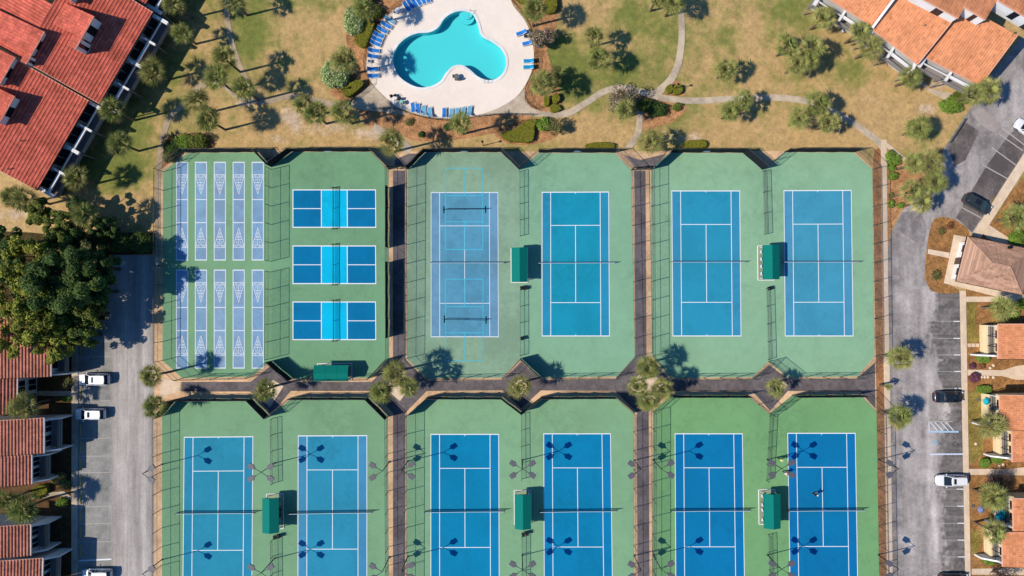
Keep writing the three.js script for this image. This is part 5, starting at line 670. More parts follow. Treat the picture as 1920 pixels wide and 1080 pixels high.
function hedge(list, h, label, cols = olive, group = 'clipped olive hedges round the pool') { // clipped hedge: dense leaf shell on a solid block of twigs
  const w = pts2(list), cx = w.reduce((s, p) => s + p.x, 0) / w.length, cz = -w.reduce((s, p) => s + p.y, 0) / w.length, g = thing('hedge', label, 'hedge', [cx, 0, cz], 0, group), loop = smoothLoop(list, 3), r = rng(Math.round(cx * 31 + cz * 17)), B = { x: cx, y: 0, z: cz }, ls = [], col = [];
  mesh('branches', rel(slab(loop.map((p) => new THREE.Vector2(lerp(p.x, cx, 0.08), lerp(p.y, -cz, 0.08))), h - 0.06, h - 0.06), B), new THREE.MeshStandardMaterial({ color: new THREE.Color(...cols[0]).multiplyScalar(0.85), roughness: 1 }), g);
  const inside = (x, y) => { let c = false; for (let i = 0, j = loop.length - 1; i < loop.length; j = i++) if ((loop[i].y > y) !== (loop[j].y > y) && x < (loop[j].x - loop[i].x) * (y - loop[i].y) / (loop[j].y - loop[i].y) + loop[i].x) c = !c; return c; };
  const xs = loop.map((p) => p.x), ys = loop.map((p) => p.y), x0 = Math.min(...xs), x1 = Math.max(...xs), y0 = Math.min(...ys), y1 = Math.max(...ys), leaf = (p, nn) => { const t = nn.clone().add(V(r() - 0.5, r() - 0.5, r() - 0.5)).normalize(), a = t.clone().cross(V(r(), r(), r())).normalize().multiplyScalar(0.1), b = t.clone().cross(a).multiplyScalar(0.6); ls.push(p.clone().add(a), p.clone().add(b), p.clone().sub(a), p.clone().add(a), p.clone().sub(a), p.clone().sub(b)); const c = cols[Math.floor(r() * cols.length)], m = lerp(0.75, 1.25, r()); for (let i = 0; i < 6; i++) col.push(c[0] * m, c[1] * m, c[2] * m); };
  const area = (x1 - x0) * (y1 - y0); for (let i = 0; i < area * 110; i++) { const x = lerp(x0, x1, r()), y = lerp(y0, y1, r()); if (inside(x, y)) leaf(V(x - cx, h + (r() - 0.5) * 0.12, -y - cz), V(0, 1, 0)); }
  for (let i = 0; i < loop.length; i++) { const a = loop[i], b = loop[(i + 1) % loop.length], L = a.distanceTo(b); for (let k = 0; k < L * h * 60; k++) { const q = a.clone().lerp(b, r()); leaf(V(q.x - cx, r() * h, -q.y - cz), V(q.x - cx, 0.3, -q.y - cz).normalize()); } }
  mesh('foliage', tris(ls, null, col), shrubMat, g);
}
hedge([[676, 46], [700, 38], [704, 52], [694, 78], [687, 92], [668, 84], [670, 64]], 1.1, 'large olive hedge left of the upper lounger row'); hedge([[642, 166], [660, 158], [680, 152], [684, 160], [668, 176], [654, 184], [646, 180]], 1.0, 'olive hedge left of the lower pool deck corner'); hedge([[938, 252], [962, 246], [985, 230], [1006, 226], [1002, 240], [998, 267], [975, 268], [948, 264]], 0.9, 'wedge shaped olive hedge above the upper middle courts');
hedge([[958, -14], [998, -14], [992, 8], [976, 8]], 1.0, 'olive hedge at the top right of the pool deck'); hedge([[1022, 2], [1040, -4], [1042, 24], [1024, 28]], 1.0, 'olive hedge behind the palm at the top right of the pool'); hedge([[1021, 182], [1028, 182], [1028, 200], [1021, 200]], 0.9, 'narrow olive hedge block right of the lower pool deck'); hedge([[1036, 180], [1046, 178], [1048, 192], [1038, 196]], 0.9, 'small olive hedge block beside the right pool shrubs'); hedge([[1032, 199], [1044, 198], [1052, 206], [1040, 212], [1032, 210]], 0.7, 'olive hedge block touching the curved path'); hedge([[1246, 168], [1256, 160], [1260, 172], [1252, 177]], 0.8, 'left olive bush on the triangular path island'); hedge([[1262, 164], [1276, 162], [1276, 176], [1262, 178]], 0.8, 'right olive bush on the triangular path island');
hedge([[1098, 272], [1150, 271], [1150, 279], [1098, 279]], 0.7, 'low olive hedge above the upper middle right court'); hedge([[1282, 268], [1320, 266], [1322, 277], [1284, 279]], 0.7, 'low olive hedge above the upper right left court'); hedge([[67, 913], [92, 908], [94, 922], [72, 926]], 0.9, 'olive hedge beside the lower left house path');
const sg = 'leafy shrubs near the pool', lg = 'shrubs beside the left road', rg = 'shrubs by the right houses and road';
shrub(664, 38, 1.7, 2.4, 2.2, 'pale leafy shrub at the top left of the pool', paleG, { group: sg, lobes: 11, leaf: 0.16 }); shrub(628, 138, 2.3, 2.3, 2.4, 'pale leafy shrub under the palm left of the pool', paleG, { group: sg, lobes: 12, leaf: 0.16 }); shrub(700, 20, 1.6, 1.2, 1.8, 'olive rounded shrub above the large olive hedge', oakG, { group: sg }); shrub(684, -2, 1.8, 1.4, 2, 'dark shrub at the top edge left of the pool', darkG, { group: sg });
shrub(1210, 196, 1.9, 1.1, 1.1, 'yellow green shrub right of the pink flowering tree', oakG, { group: sg }); shrub(1232, 205, 2.1, 1.2, 1.2, 'dark green shrub in the bed below the path junction', darkG, { group: sg }); shrub(1270, 200, 0.9, 0.7, 0.8, 'small round shrub at the right tip of the path bed', oakG, { group: sg }); shrub(1020, 232, 1.3, 1.2, 1.3, 'bright green shrub at the path below the pool', brightG, { group: sg }); shrub(838, 238, 0.6, 0.6, 0.7, 'small dark shrub left of the palm below the pool deck', darkG, { group: sg, per: 260 }); shrub(768, 228, 0.9, 0.7, 0.6, 'thin yellowish plant in the bed below the loungers', mixed, { group: sg, per: 60 }); shrub(790, 252, 0.5, 0.5, 0.5, 'tiny dark plant in the bed below the pool', darkG, { group: sg, per: 200 });
shrub(322, 272, 1.6, 1.5, 1.8, 'left shrub of the bank above the shuffleboard lanes', darkG, { group: lg }); shrub(345, 264, 1.7, 1.3, 1.8, 'bright leaved shrub of the bank above the shuffleboard lanes', brightG, { group: lg }); shrub(372, 264, 1.7, 1.3, 1.8, 'right shrub of the bank above the shuffleboard lanes', oakG, { group: lg }); shrub(316, 292, 1.2, 1.2, 1.5, 'yellowish shrub at the fence corner of the shuffleboard', mixed, { group: lg });
shrub(180, 452, 2.2, 1.7, 2.2, 'left of three dark hedge shrubs closing the left road', darkG, { group: lg, lobes: 9 }); shrub(222, 454, 2.0, 1.7, 2.1, 'middle of three dark hedge shrubs closing the left road', darkG, { group: lg, lobes: 9 }); shrub(264, 454, 2.0, 1.7, 2.0, 'right of three dark hedge shrubs, against the shuffleboard fence', darkG, { group: lg, lobes: 9 });
shrub(110, 898, 1.3, 1.1, 1.3, 'yellowish shrub at the path of the lower left houses', mixed, { group: lg }); shrub(124, 910, 0.9, 0.9, 1.2, 'brown twiggy shrub beside the left pavement', mixed, { group: lg, per: 70 }); shrub(116, 942, 1.0, 0.8, 0.9, 'green shrub below the lower left path', brightG, { group: lg }); shrub(127, 718, 0.9, 1.0, 1.2, 'brown twiggy shrub beside the first white car', mixed, { group: lg, per: 70 }); shrub(70, 925, 1.2, 1.0, 1.1, 'dark shrub under the palm of the lower left house', darkG, { group: lg }); shrub(124, 748, 0.8, 0.5, 0.6, 'small green shrub beside the path between the white cars', brightG, { group: lg });
shrub(1671, 293, 0.9, 1.1, 1.0, 'upper bright shrub beside the right fence pavement', brightG, { group: rg }); shrub(1682, 300, 0.8, 0.9, 0.9, 'bright shrub touching the diagonal pavement', brightG, { group: rg }); shrub(1672, 312, 0.7, 0.8, 0.8, 'third bright shrub beside the right fence pavement', brightG, { group: rg }); shrub(1675, 330, 0.9, 0.7, 0.8, 'lower bright shrub beside the palm trunk', brightG, { group: rg }); shrub(1672, 382, 0.5, 0.7, 0.6, 'small shrub left of the road bend', brightG, { group: rg }); shrub(1688, 385, 0.6, 0.5, 0.6, 'small shrub at the tip of the road bend bed', brightG, { group: rg }); shrub(1672, 366, 0.4, 0.4, 0.4, 'tiny shrub above the road bend', mixed, { group: rg, per: 200 });
shrub(1786, 196, 2.1, 1.4, 1.2, 'bright green shrub at the corner of the orange row house', brightG, { group: rg }); shrub(1800, 182, 1.6, 1.2, 1.3, 'darker shrub under the palms at the orange row house corner', oakG, { group: rg }); shrub(1910, 446, 1.6, 1.4, 1.3, 'bright shrub at the right edge above the pavilion', brightG, { group: rg }); shrub(1902, 590, 1.0, 0.9, 1.0, 'bright round shrub under the palm beside the pavilion', brightG, { group: rg }); shrub(1917, 570, 0.9, 0.9, 1.0, 'bright round shrub at the right edge below the pavilion', brightG, { group: rg });
shrub(1766, 432, 0.7, 0.8, 0.6, 'sparse brown plant on the mulch island, lower left one', mixed, { group: rg, per: 50 }); shrub(1783, 422, 0.7, 0.7, 0.6, 'sparse brown plant on the mulch island, upper right one', [[0.14, 0.06, 0.03]], { group: rg, per: 50 }); shrub(1757, 515, 0.9, 0.9, 0.5, 'pale grassy plant on the mulch left of the pavilion', mixed, { group: rg, per: 90 });
shrub(1828, 708, 0.8, 0.8, 0.9, 'round purple shrub at the path corner', purple, { group: rg, per: 420 }); shrub(1824, 686, 0.6, 0.5, 0.5, 'brown purple plant above the path corner', purple, { group: rg, per: 150 }); shrub(1842, 686, 0.6, 0.5, 0.4, 'brown plant right of the purple one above the path', [[0.14, 0.06, 0.03]], { group: rg, per: 150 });
const clip = 'clipped green blocks before the right houses'; hedge([[1830, 668], [1850, 669], [1848, 679], [1834, 678]], 0.8, 'clipped green block at the first orange house', brightG, clip); hedge([[1831, 724], [1852, 724], [1852, 734], [1832, 735]], 0.8, 'clipped green block below the purple shrub', brightG, clip); hedge([[1856, 857], [1875, 857], [1875, 865], [1857, 866]], 0.8, 'clipped green block at the stepped orange house', brightG, clip); hedge([[1838, 860], [1846, 858], [1850, 868], [1844, 876], [1836, 874]], 0.9, 'round green hedge beside the path above the white car', brightG, clip); hedge([[1842, 1043], [1859, 1048], [1858, 1056], [1843, 1054]], 0.8, 'clipped green block at the lower right corner house', brightG, clip);

// ---------------------------------------------------------------- swimming pool
{
  const base = P(840, 100), B = { x: base.x, y: 0, z: base.z }, g = thing('swimming_pool', 'three lobed turquoise swimming pool with white coping', 'pool', [base.x, 0, base.z]);
  const n = poolEdge.length, tan = (i) => poolEdge[(i + 1) % n].clone().sub(poolEdge[(i + n - 1) % n]).normalize(); const area = poolEdge.reduce((s, p, i) => { const q = poolEdge[(i + 1) % n]; return s + p.x * q.y - q.x * p.y; }, 0), sgn = area > 0 ? 1 : -1;
  const off = (k) => poolEdge.map((p, i) => { const t = tan(i); return new THREE.Vector2(p.x + t.y * k * sgn, p.y - t.x * k * sgn); }), O = off(0.36), I = off(-0.06);
  mesh('coping', rel(slab(O, 0.17, 0.16, [I]), B), mat([246, 248, 246], { map: tConcrete }), g);
  const wall = [], plaster = mat([128, 226, 230], { roughness: 0.8 }), depthAt = (p) => { const d = P(925, 125), k = smooth(9, 2.5, Math.hypot(p.x - d.x, -p.y - d.z)); return -lerp(1.1, 2.0, k); };
  for (let i = 0; i < n; i++) { const a = poolEdge[i], b = poolEdge[(i + 1) % n]; wall.push(V(a.x, 0.05, -a.y), V(b.x, 0.05, -b.y), V(b.x, -2.1, -b.y), V(a.x, 0.05, -a.y), V(b.x, -2.1, -b.y), V(a.x, -2.1, -a.y)); }
  plaster.side = THREE.DoubleSide; mesh('pool_wall', rel(tris(wall), B), plaster, g);
  const fl = new THREE.ShapeGeometry(new THREE.Shape(off(0.02))).rotateX(-Math.PI / 2).translate(0, -1.35, 0); mesh('pool_floor', rel(fl, B), plaster, g);
  mesh('tile_band', rel(tris(wall.map((v) => { const q = v.clone(); q.y = v.y > 0 ? 0.04 : -0.12; return q; })).scale(1, 1, 1), B), mat([60, 110, 140], { side: THREE.DoubleSide }), g).position.y = 0.0;
  const rip = dataTex(512, (i) => [nA[i], nA[i], nA[i]], 5, false), water = new THREE.MeshPhysicalMaterial({ color: new THREE.Color(0.6, 0.97, 0.97), roughness: 0.03, transmission: 1, thickness: 0, ior: 1.33, bumpMap: rip, bumpScale: 0.02 });
  mesh('water', rel(new THREE.ShapeGeometry(new THREE.Shape(off(-0.01))).rotateX(-Math.PI / 2).translate(0, -0.08, 0), B), water, g);
  for (const [u, v] of [[908.5, 151], [915.5, 151]]) { const p = P(u, v); mesh('ladder_rail', rel(new THREE.TubeGeometry(new THREE.CatmullRomCurve3([V(p.x, 0.1, p.z + 0.5), V(p.x, 0.85, p.z + 0.45), V(p.x, 0.95, p.z), V(p.x, 0.5, p.z - 0.25), V(p.x, -0.4, p.z - 0.3)]), 14, 0.028, 6), B), M.galv, g); }
  { const p = P(883, 22), q = P(879, 32); mesh('handrail', rel(new THREE.TubeGeometry(new THREE.CatmullRomCurve3([V(p.x, 0.1, p.z), V(p.x, 0.95, p.z), V((p.x + q.x) / 2, 0.95, (p.z + q.z) / 2), V(q.x, 0.2, q.z), V(q.x, -0.6, q.z)]), 16, 0.03, 6), B), M.galv, g); for (let i = 0; i < 2; i++) { const s = P(879 - i, 27 + i * 4); mesh('step', rel(new THREE.CylinderGeometry(0.9 + i * 0.4, 0.9 + i * 0.4, 0.26, 20).translate(s.x - 0.3, -0.5 - 0.3 * i, s.z - 0.2), B), plaster, g); } }
}
// dark iron pool fence, in the stretches seen at the deck's edge
function ironFence(label, list) { const W = new THREE.CatmullRomCurve3(list.map(([u, v]) => P(u, v))), L = W.getLength(), n = Math.round(L / 1.8), c = W.getPoint(0), B = { x: c.x, y: 0.1, z: c.z }, g = thing('iron_fence', label, 'fence', [c.x, 0.1, c.z], 0, 'iron fences round the pool');
  const pk = []; for (let i = 0; i <= n; i++) { const p = W.getPointAt(i / n); mesh('post', postFor(1.25, 0.035), M.black, g).position.set(p.x - B.x, 0, p.z - B.z); } for (let i = 0; i < Math.round(L / 0.16); i++) { const p = W.getPointAt((i + 0.5) / Math.round(L / 0.16)); pk.push(box(p.x, 0.72, p.z, 0.018, 1.05, 0.018)); }
  const m = mesh('pickets', rel(merge(pk), B), M.black, g); m.userData.kind = 'stuff'; for (const y of [0.3, 1.28]) mesh('rail', rel(new THREE.TubeGeometry(new THREE.CatmullRomCurve3(list.map(([u, v]) => { const p = P(u, v); return V(p.x, y, p.z); })), n * 3, 0.024, 5), B), M.black, g); }
ironFence('iron fence curving along the left side of the pool deck', [[760, 4], [742, 14], [716, 36], [697, 68], [687.5, 100], [685, 132], [694, 157], [676, 178], [662, 188]]); ironFence('iron fence along the right side of the pool deck', [[952, -6], [966, 10], [988, 40], [999.5, 70], [1004.5, 100], [1001, 132], [988, 160], [984, 180], [992, 196], [1006, 205]]); ironFence('iron fence along the lower edge of the pool deck', [[700, 206], [746, 206], [790, 220], [845, 226.5], [900, 219], [945, 216], [1000, 217]]);

// ---------------------------------------------------------------- pool furniture
function lounger(u, v, turn, label, m, group = 'loungers round the pool') {
  const p = P(u, v, 0.4), g = thing('sun_lounger', label, 'lounger', [p.x, 0.1, p.z], turn, group), w = 0.33; // head towards -x
  for (const z of [-w, w]) mesh('side_rail', rbox(0.1, 0.36, z, 1.75, 0.06, 0.06, 0.02), M.frameWhite, g); for (const x of [-0.5, 0.75]) for (const z of [-w, w]) mesh('leg', bar(V(x, 0, z), V(x, 0.35, z), 0.03), M.frameWhite, g);
  mesh('seat_sling', rbox(0.3, 0.39, 0, 1.02, 0.035, 0.6, 0.015), m, g); mesh('foot_bar', rbox(0.95, 0.37, 0, 0.07, 0.06, 0.72, 0.02), M.frameWhite, g);
  const b = new RoundedBoxGeometry(0.78, 0.035, 0.6, 2, 0.015); b.translate(-0.39, 0, 0).rotateZ(-0.62).translate(-0.22, 0.4, 0); mesh('backrest_sling', b, m, g); const f = merge([-1, 1].map((s) => new THREE.BoxGeometry(0.82, 0.05, 0.05).translate(-0.41, 0, s * w))); f.rotateZ(-0.62).translate(-0.22, 0.4, 0); mesh('backrest_frame', f, M.frameWhite, g); return g;
}
const LS = M.blueSling, LF = M.blueFaded, LT = M.tealSling, wl2 = 'loungers along the left side of the pool', bl2 = 'loungers along the lower side of the pool', rl2 = 'loungers along the right side of the pool', tl2 = 'loungers at the top left of the pool';
[[731, 38, -32, 'pale blue', LF], [724.5, 47.5, -30, 'blue', LS], [717, 56.5, -28, 'blue', LS], [710.5, 66, -22, 'blue', LS], [707, 74, -22, 'blue', LS], [704, 81.5, -22, 'blue', LS], [701, 95, -6, 'blue', LS], [700, 106, -6, 'blue', LS], [699, 130, 2, 'dark blue', LS], [700, 142.5, 6, 'blue', LS]].forEach(([u, v, a, c, m], i) => lounger(u, v, a * D2R, `${c} lounger on the left side of the pool, ${['first', 'second', 'third', 'fourth', 'fifth', 'sixth', 'seventh', 'eighth', 'ninth', 'tenth'][i]} from the top`, m, wl2));
[[774.5, 202, 98, 'blue', LS], [784, 204, 100, 'blue', LS], [795, 208, 98, 'pale blue', LF], [806, 211, 96, 'pale blue', LF], [833, 212, 90, 'blue', LS], [846, 213, 86, 'pale blue', LF], [857, 212, 86, 'pale blue', LF], [868, 210.5, 82, 'pale blue', LF], [880, 208.5, 82, 'pale blue', LF]].forEach(([u, v, a, c, m], i) => lounger(u, v, a * D2R, `${c} lounger on the lower side of the pool, ${['first', 'second', 'third', 'fourth', 'fifth', 'sixth', 'seventh', 'eighth', 'ninth'][i]} from the left`, m, bl2));
[[977, 62, 198, 'blue', LS], [988.5, 81, 194, 'blue', LS], [991, 114.5, 180, 'teal', LT], [990.5, 126, 180, 'teal', LT]].forEach(([u, v, a, c, m], i) => lounger(u, v, a * D2R, `${c} lounger on the right side of the pool, ${['first', 'second', 'third', 'fourth'][i]} from the top`, m, rl2));
[[763, 13, -55], [770, 8, -55], [777, 5, -58], [784, 1, -58], [792, -2, -60], [800, -4, -60]].forEach(([u, v, a], i) => lounger(u, v, a * D2R, `blue lounger in the row at the top of the pool, ${['first', 'second', 'third', 'fourth', 'fifth', 'sixth'][i]} from the left`, LS, tl2));
function table(u, v, r, label, m) { const p = P(u, v), g = thing('round_table', label, 'table', [p.x, 0.1, p.z], 0, 'small pool tables'); mesh('tabletop', new THREE.CylinderGeometry(r, r, 0.04, 20).translate(0, 0.7, 0), m, g); mesh('stem', new THREE.CylinderGeometry(0.04, 0.04, 0.7, 8).translate(0, 0.35, 0), M.galv, g); mesh('foot', new THREE.CylinderGeometry(0.24, 0.28, 0.04, 14).translate(0, 0.02, 0), M.galv, g); }
table(741, 187, 0.35, 'small white table at the lower left of the pool deck', M.frameWhite); table(747, 23, 0.45, 'white table beside the first pale lounger', M.frameWhite); table(857, 146, 0.45, 'grey metal table on the peninsula between the pool lobes', M.galv);
chairs([[P(735, 182).setY(0.1), 0.4, 'grey chair at the lower left deck table, left one', 'pool chairs', 1], [P(742, 180.5).setY(0.1), 2, 'grey chair at the lower left deck table, upper one', 'pool chairs', 1], [P(749, 187).setY(0.1), 3, 'grey chair at the lower left deck table, right one', 'pool chairs', 1], [P(757, 194).setY(0.1), 1, 'pale chair beside the teal bin on the pool deck', 'pool chairs', 2], [P(852, 145).setY(0.1), 0, 'grey chair left of the metal table by the pool', 'pool chairs', 3], [P(861, 149).setY(0.1), 2.6, 'grey chair right of the metal table by the pool', 'pool chairs', 3], [P(856, 150).setY(0.1), 1.5, 'grey chair below the metal table by the pool', 'pool chairs', 3], [P(741, 25).setY(0.1), 0.5, 'white chair left of the table at the first pale lounger', 'pool chairs', 0], [P(753, 21).setY(0.1), 3.4, 'white chair right of the table at the first pale lounger', 'pool chairs', 0], [P(694, 117).setY(0.1), 0, 'white chair in the gap of the left lounger row', 'pool chairs', 0], [P(985, 70).setY(0.1), 3, 'dark chair between the two blue right loungers', 'pool chairs', 1]]);
{ const p = P(754, 193.5), g = thing('waste_bin', 'teal bin on the lower left pool deck', 'bin', [p.x, 0.1, p.z]); mesh('body', new THREE.CylinderGeometry(0.26, 0.22, 0.8, 14).translate(0, 0.4, 0), mat([40, 150, 140]), g); mesh('lid', new THREE.CylinderGeometry(0.28, 0.28, 0.1, 14).translate(0, 0.85, 0), mat([140, 210, 200]), g); }
function pathLamp(u, v, label) { const p = P(u, v), g = thing('path_lamp', label, 'lamp', [p.x, 0.02, p.z], 0, 'path lamps'); mesh('post', new THREE.CylinderGeometry(0.05, 0.07, 2.6, 8).translate(0, 1.3, 0), M.dark, g); mesh('lantern', new THREE.CylinderGeometry(0.16, 0.12, 0.34, 8).translate(0, 2.75, 0), M.frameWhite, g); mesh('cap', new THREE.ConeGeometry(0.22, 0.16, 8).translate(0, 3.0, 0), M.dark, g); }
pathLamp(1264, 168, 'lamp post on the triangular path island'); pathLamp(638, 173, 'lamp post beside the olive hedge left of the pool'); pathLamp(906, 273, 'short lamp post on the grass above the faded court');
{ const a = P(1777, 268), b = P(1806, 224), B = { x: a.x, y: 0, z: a.z }, g = thing('guard_rail', 'pale guard rail between the lawn and the upper road', 'rail', [a.x, 0, a.z]); mesh('rail', rel(beam(V(a.x, 0.6, a.z), V(b.x, 0.6, b.z), 0.16, 0.28), B), M.galv, g); for (let i = 0; i <= 4; i++) { const p = a.clone().lerp(b, i / 4); mesh('post', rel(box(p.x, 0.3, p.z, 0.12, 0.6, 0.12), B), M.galv, g); } }
// wheel stops
const stopGeo = new THREE.ExtrudeGeometry(new THREE.Shape([[-0.09, 0], [0.09, 0], [0.06, 0.12], [-0.06, 0.12]].map(([a, b]) => new THREE.Vector2(a, b))), { depth: 1.8, bevelEnabled: false }).translate(0, 0, -0.9), stopMat = mat([206, 188, 120], { map: tWorn });
[[626, 'above the first white car, upper one'], [654, 'above the first white car, lower one'], [740, 'between the two white cars'], [806, 'below the second white car, first'], [838, 'below the second white car, second'], [871, 'below the second white car, third'], [902, 'left of the road palm shadow, upper'], [934, 'left of the road palm shadow, lower'], [966, 'near the lower left corner, first'], [999, 'near the lower left corner, second'], [1032, 'near the lower left corner, third']].forEach(([v, l]) => { const p = P(151.5, v), o = mesh('wheel_stop', stopGeo, stopMat); o.position.set(p.x, 0.04, p.z); o.userData = { label: `pale wheel stop on the left road, ${l}`, category: 'wheel stop', group: 'wheel stops on the left road' }; });
// things on the right-hand terraces
{ const pf = (u, v, r, m, label) => { const p = P(u, v, 2.2), g = thing('patio_umbrella', label, 'umbrella', [p.x, 0.05, p.z], 0, 'patio umbrellas'); mesh('canopy', new THREE.ConeGeometry(r, 0.45, 8, 1, true).translate(0, 2.2, 0), m, g); mesh('pole', new THREE.CylinderGeometry(0.03, 0.03, 2.3, 8).translate(0, 1.15, 0), M.galv, g); mesh('base', new THREE.CylinderGeometry(0.28, 0.3, 0.08, 12).translate(0, 0.04, 0), M.galv, g); }; const tm = mat([40, 176, 186], { side: THREE.DoubleSide }), bm = mat([120, 132, 170], { side: THREE.DoubleSide }); pf(1851, 753, 0.6, tm, 'turquoise umbrella on the terrace beside the black car'); pf(1879, 967, 1.0, mat([10, 130, 150], { side: THREE.DoubleSide }), 'dark turquoise umbrella between the two lower right palms'); pf(1841, 956, 0.6, bm, 'grey blue umbrella in the bed below the white car'); 
  for (const [u, v, l] of [[1840, 730 - 23, 'nearest the purple shrub'], [1846, 707, 'second from the purple shrub'], [1852, 707, 'third from the purple shrub'], [1862, 707.5, 'farthest from the purple shrub'], [1856, 690, 'above the path, lower one'], [1862, 685, 'above the path, upper one'], [1873, 873, 'below the clipped block, left one'], [1880, 871, 'below the clipped block, right one'], [1829, 832, 'alone on the turf below the palm']]) { const p = P(u, v), o = mesh('garden_stone', new THREE.DodecahedronGeometry(0.24, 1).scale(1.1, 0.5, 1), M.pathWarm); o.position.set(p.x, 0.1, p.z); o.rotation.y = u; o.userData = { label: `pale garden stone by the right houses, ${l}`, category: 'stone', group: 'pale garden stones' }; } }

chairs([[P(1788, 158).setY(0.08), 1, 'white chair on the right terrace of the orange row house, left one', 'terrace chairs', 0], [P(1796, 161).setY(0.08), 2.4, 'white chair on the right terrace of the orange row house, middle one', 'terrace chairs', 0], [P(1803, 164).setY(0.08), 3.3, 'white chair on the right terrace of the orange row house, right one', 'terrace chairs', 0], [P(1578, 60).setY(0.02), 0.4, 'white chair on the grass before the orange row house', 'terrace chairs', 0]]);
// ---------------------------------------------------------------- cars
const tyreGeo = new THREE.CylinderGeometry(0.34, 0.34, 0.23, 18).rotateX(Math.PI / 2), rimGeo = new THREE.CylinderGeometry(0.21, 0.21, 0.24, 12).rotateX(Math.PI / 2), tyreMat = mat([34, 34, 36], { roughness: 0.9 }), rimMat = mat([176, 178, 182], { roughness: 0.35, metalness: 0.6 });
function car(u, v, turn, label, paint, o = {}) { // nose towards +x
  const p = P(u, v, 0.9), g = thing('parked_car', label, 'car', [p.x, 0.045, p.z], turn, 'parked cars'), L = o.L ?? 4.7, W = o.W ?? 1.88, hood = o.hood ?? 0.98, roofY = o.roof ?? 1.66, coat = new THREE.MeshPhysicalMaterial({ color: tone(...paint), roughness: 0.35, clearcoat: 1, clearcoatRoughness: 0.08, metalness: o.metal ?? 0 });
  // lower body lofted along its length: [x share, half width share, top height]
  const st = [[-0.5, 0.52, 0.72], [-0.492, 0.7, 0.84], [-0.474, 0.84, hood + 0.0], [-0.44, 0.93, hood + 0.06], [-0.38, 0.98, hood + 0.09], [-0.25, 1, hood + 0.1], [0, 1, hood + 0.08], [0.18, 1, hood + 0.03], [0.3, 0.985, hood - 0.02], [0.38, 0.95, hood - 0.07], [0.43, 0.88, hood - 0.12], [0.465, 0.77, hood - 0.19], [0.487, 0.62, hood - 0.27], [0.5, 0.42, 0.6]], ring = (s) => { const [x, k, t] = s, w = W / 2 * k, X = x * L; return [[w * 0.86, 0.24], [w, 0.42], [w, t * 0.72], [w * 0.965, t * 0.92], [w * 0.86, t], [w * 0.45, t + 0.03], [0, t + 0.04], [-w * 0.45, t + 0.03], [-w * 0.86, t], [-w * 0.965, t * 0.92], [-w, t * 0.72], [-w, 0.42], [-w * 0.86, 0.24]].map(([z, y]) => V(X, y, z)); }, idx = [], pos = [], nR = 13;
  st.forEach((s) => ring(s).forEach((q) => pos.push(q.x, q.y, q.z))); for (let i = 0; i < st.length - 1; i++) for (let j = 0; j < nR - 1; j++) { const a = i * nR + j, b = a + nR; idx.push(a, a + 1, b, b, a + 1, b + 1); } const cap = (i, f) => { for (let j = 1; j < nR - 1; j++) f ? idx.push(i * nR, i * nR + j, i * nR + j + 1) : idx.push(i * nR, i * nR + j + 1, i * nR + j); }; cap(0, false); cap(st.length - 1, true);
  const bg = new THREE.BufferGeometry(); bg.setAttribute('position', new THREE.Float32BufferAttribute(pos, 3)); bg.setIndex(idx); bg.computeVertexNormals(); coat.side = THREE.DoubleSide; mesh('body', bg, coat, g);
  const sedan = o.sedan, b0 = hood + 0.06, wB = W / 2 * 0.92, wT = W / 2 * 0.74, xr0 = (sedan ? -0.36 : -0.465) * L, xr1 = (sedan ? -0.2 : -0.4) * L, xf1 = 0.055 * L, xf0 = 0.265 * L, Q = (x, y, z) => V(x, y, z), rt = roofY - 0.05, glass = M.carGlass ??= mat([30, 40, 48], { roughness: 0.06 });
  mesh('windscreen', merge([quad(Q(xf0, b0, wB * 0.93), Q(xf0, b0, -wB * 0.93), Q(xf1, rt, -wT), Q(xf1, rt, wT))]), glass, g); mesh('rear_window', quad(Q(xr0, b0, -wB * 0.93), Q(xr0, b0, wB * 0.93), Q(xr1, rt, wT), Q(xr1, rt, -wT)), glass, g);
  for (const s of [-1, 1]) { const a = Q(xr0, b0, s * wB * 0.94), b = Q(xf0, b0, s * wB * 0.94), c = Q(xf1, rt, s * wT), d = Q(xr1, rt, s * wT); mesh('side_window', s > 0 ? quad(a, b, c, d) : quad(b, a, d, c), glass, g); for (const [x0, x1] of [[xf0 + 0.02, xf1], [xr0 - 0.02, xr1], [0.0, -0.02 * L]]) mesh('pillar', beam(Q(x0, b0, s * (wB * 0.95)), Q(x1, rt, s * (wT + 0.01)), 0.07, 0.06), coat, g); mesh('roof_rail', rbox((xr1 + xf1) / 2, roofY + 0.03, s * (wT - 0.05), (xf1 - xr1) * 0.86, 0.05, 0.05, 0.02), o.rails ?? M.dark, g); mesh('mirror', rbox(0.19 * L, hood + 0.12, s * (W / 2 + 0.1), 0.16, 0.13, 0.22, 0.04), coat, g); mesh('headlight', rbox(0.462 * L, hood - 0.19, s * W * 0.36, 0.24, 0.09, 0.3, 0.03), mat([220, 226, 230], { roughness: 0.15 }), g); mesh('taillight', rbox(-0.487 * L, hood - 0.08, s * W * 0.38, 0.1, 0.16, 0.26, 0.03), mat([150, 20, 20], { roughness: 0.2 }), g); }
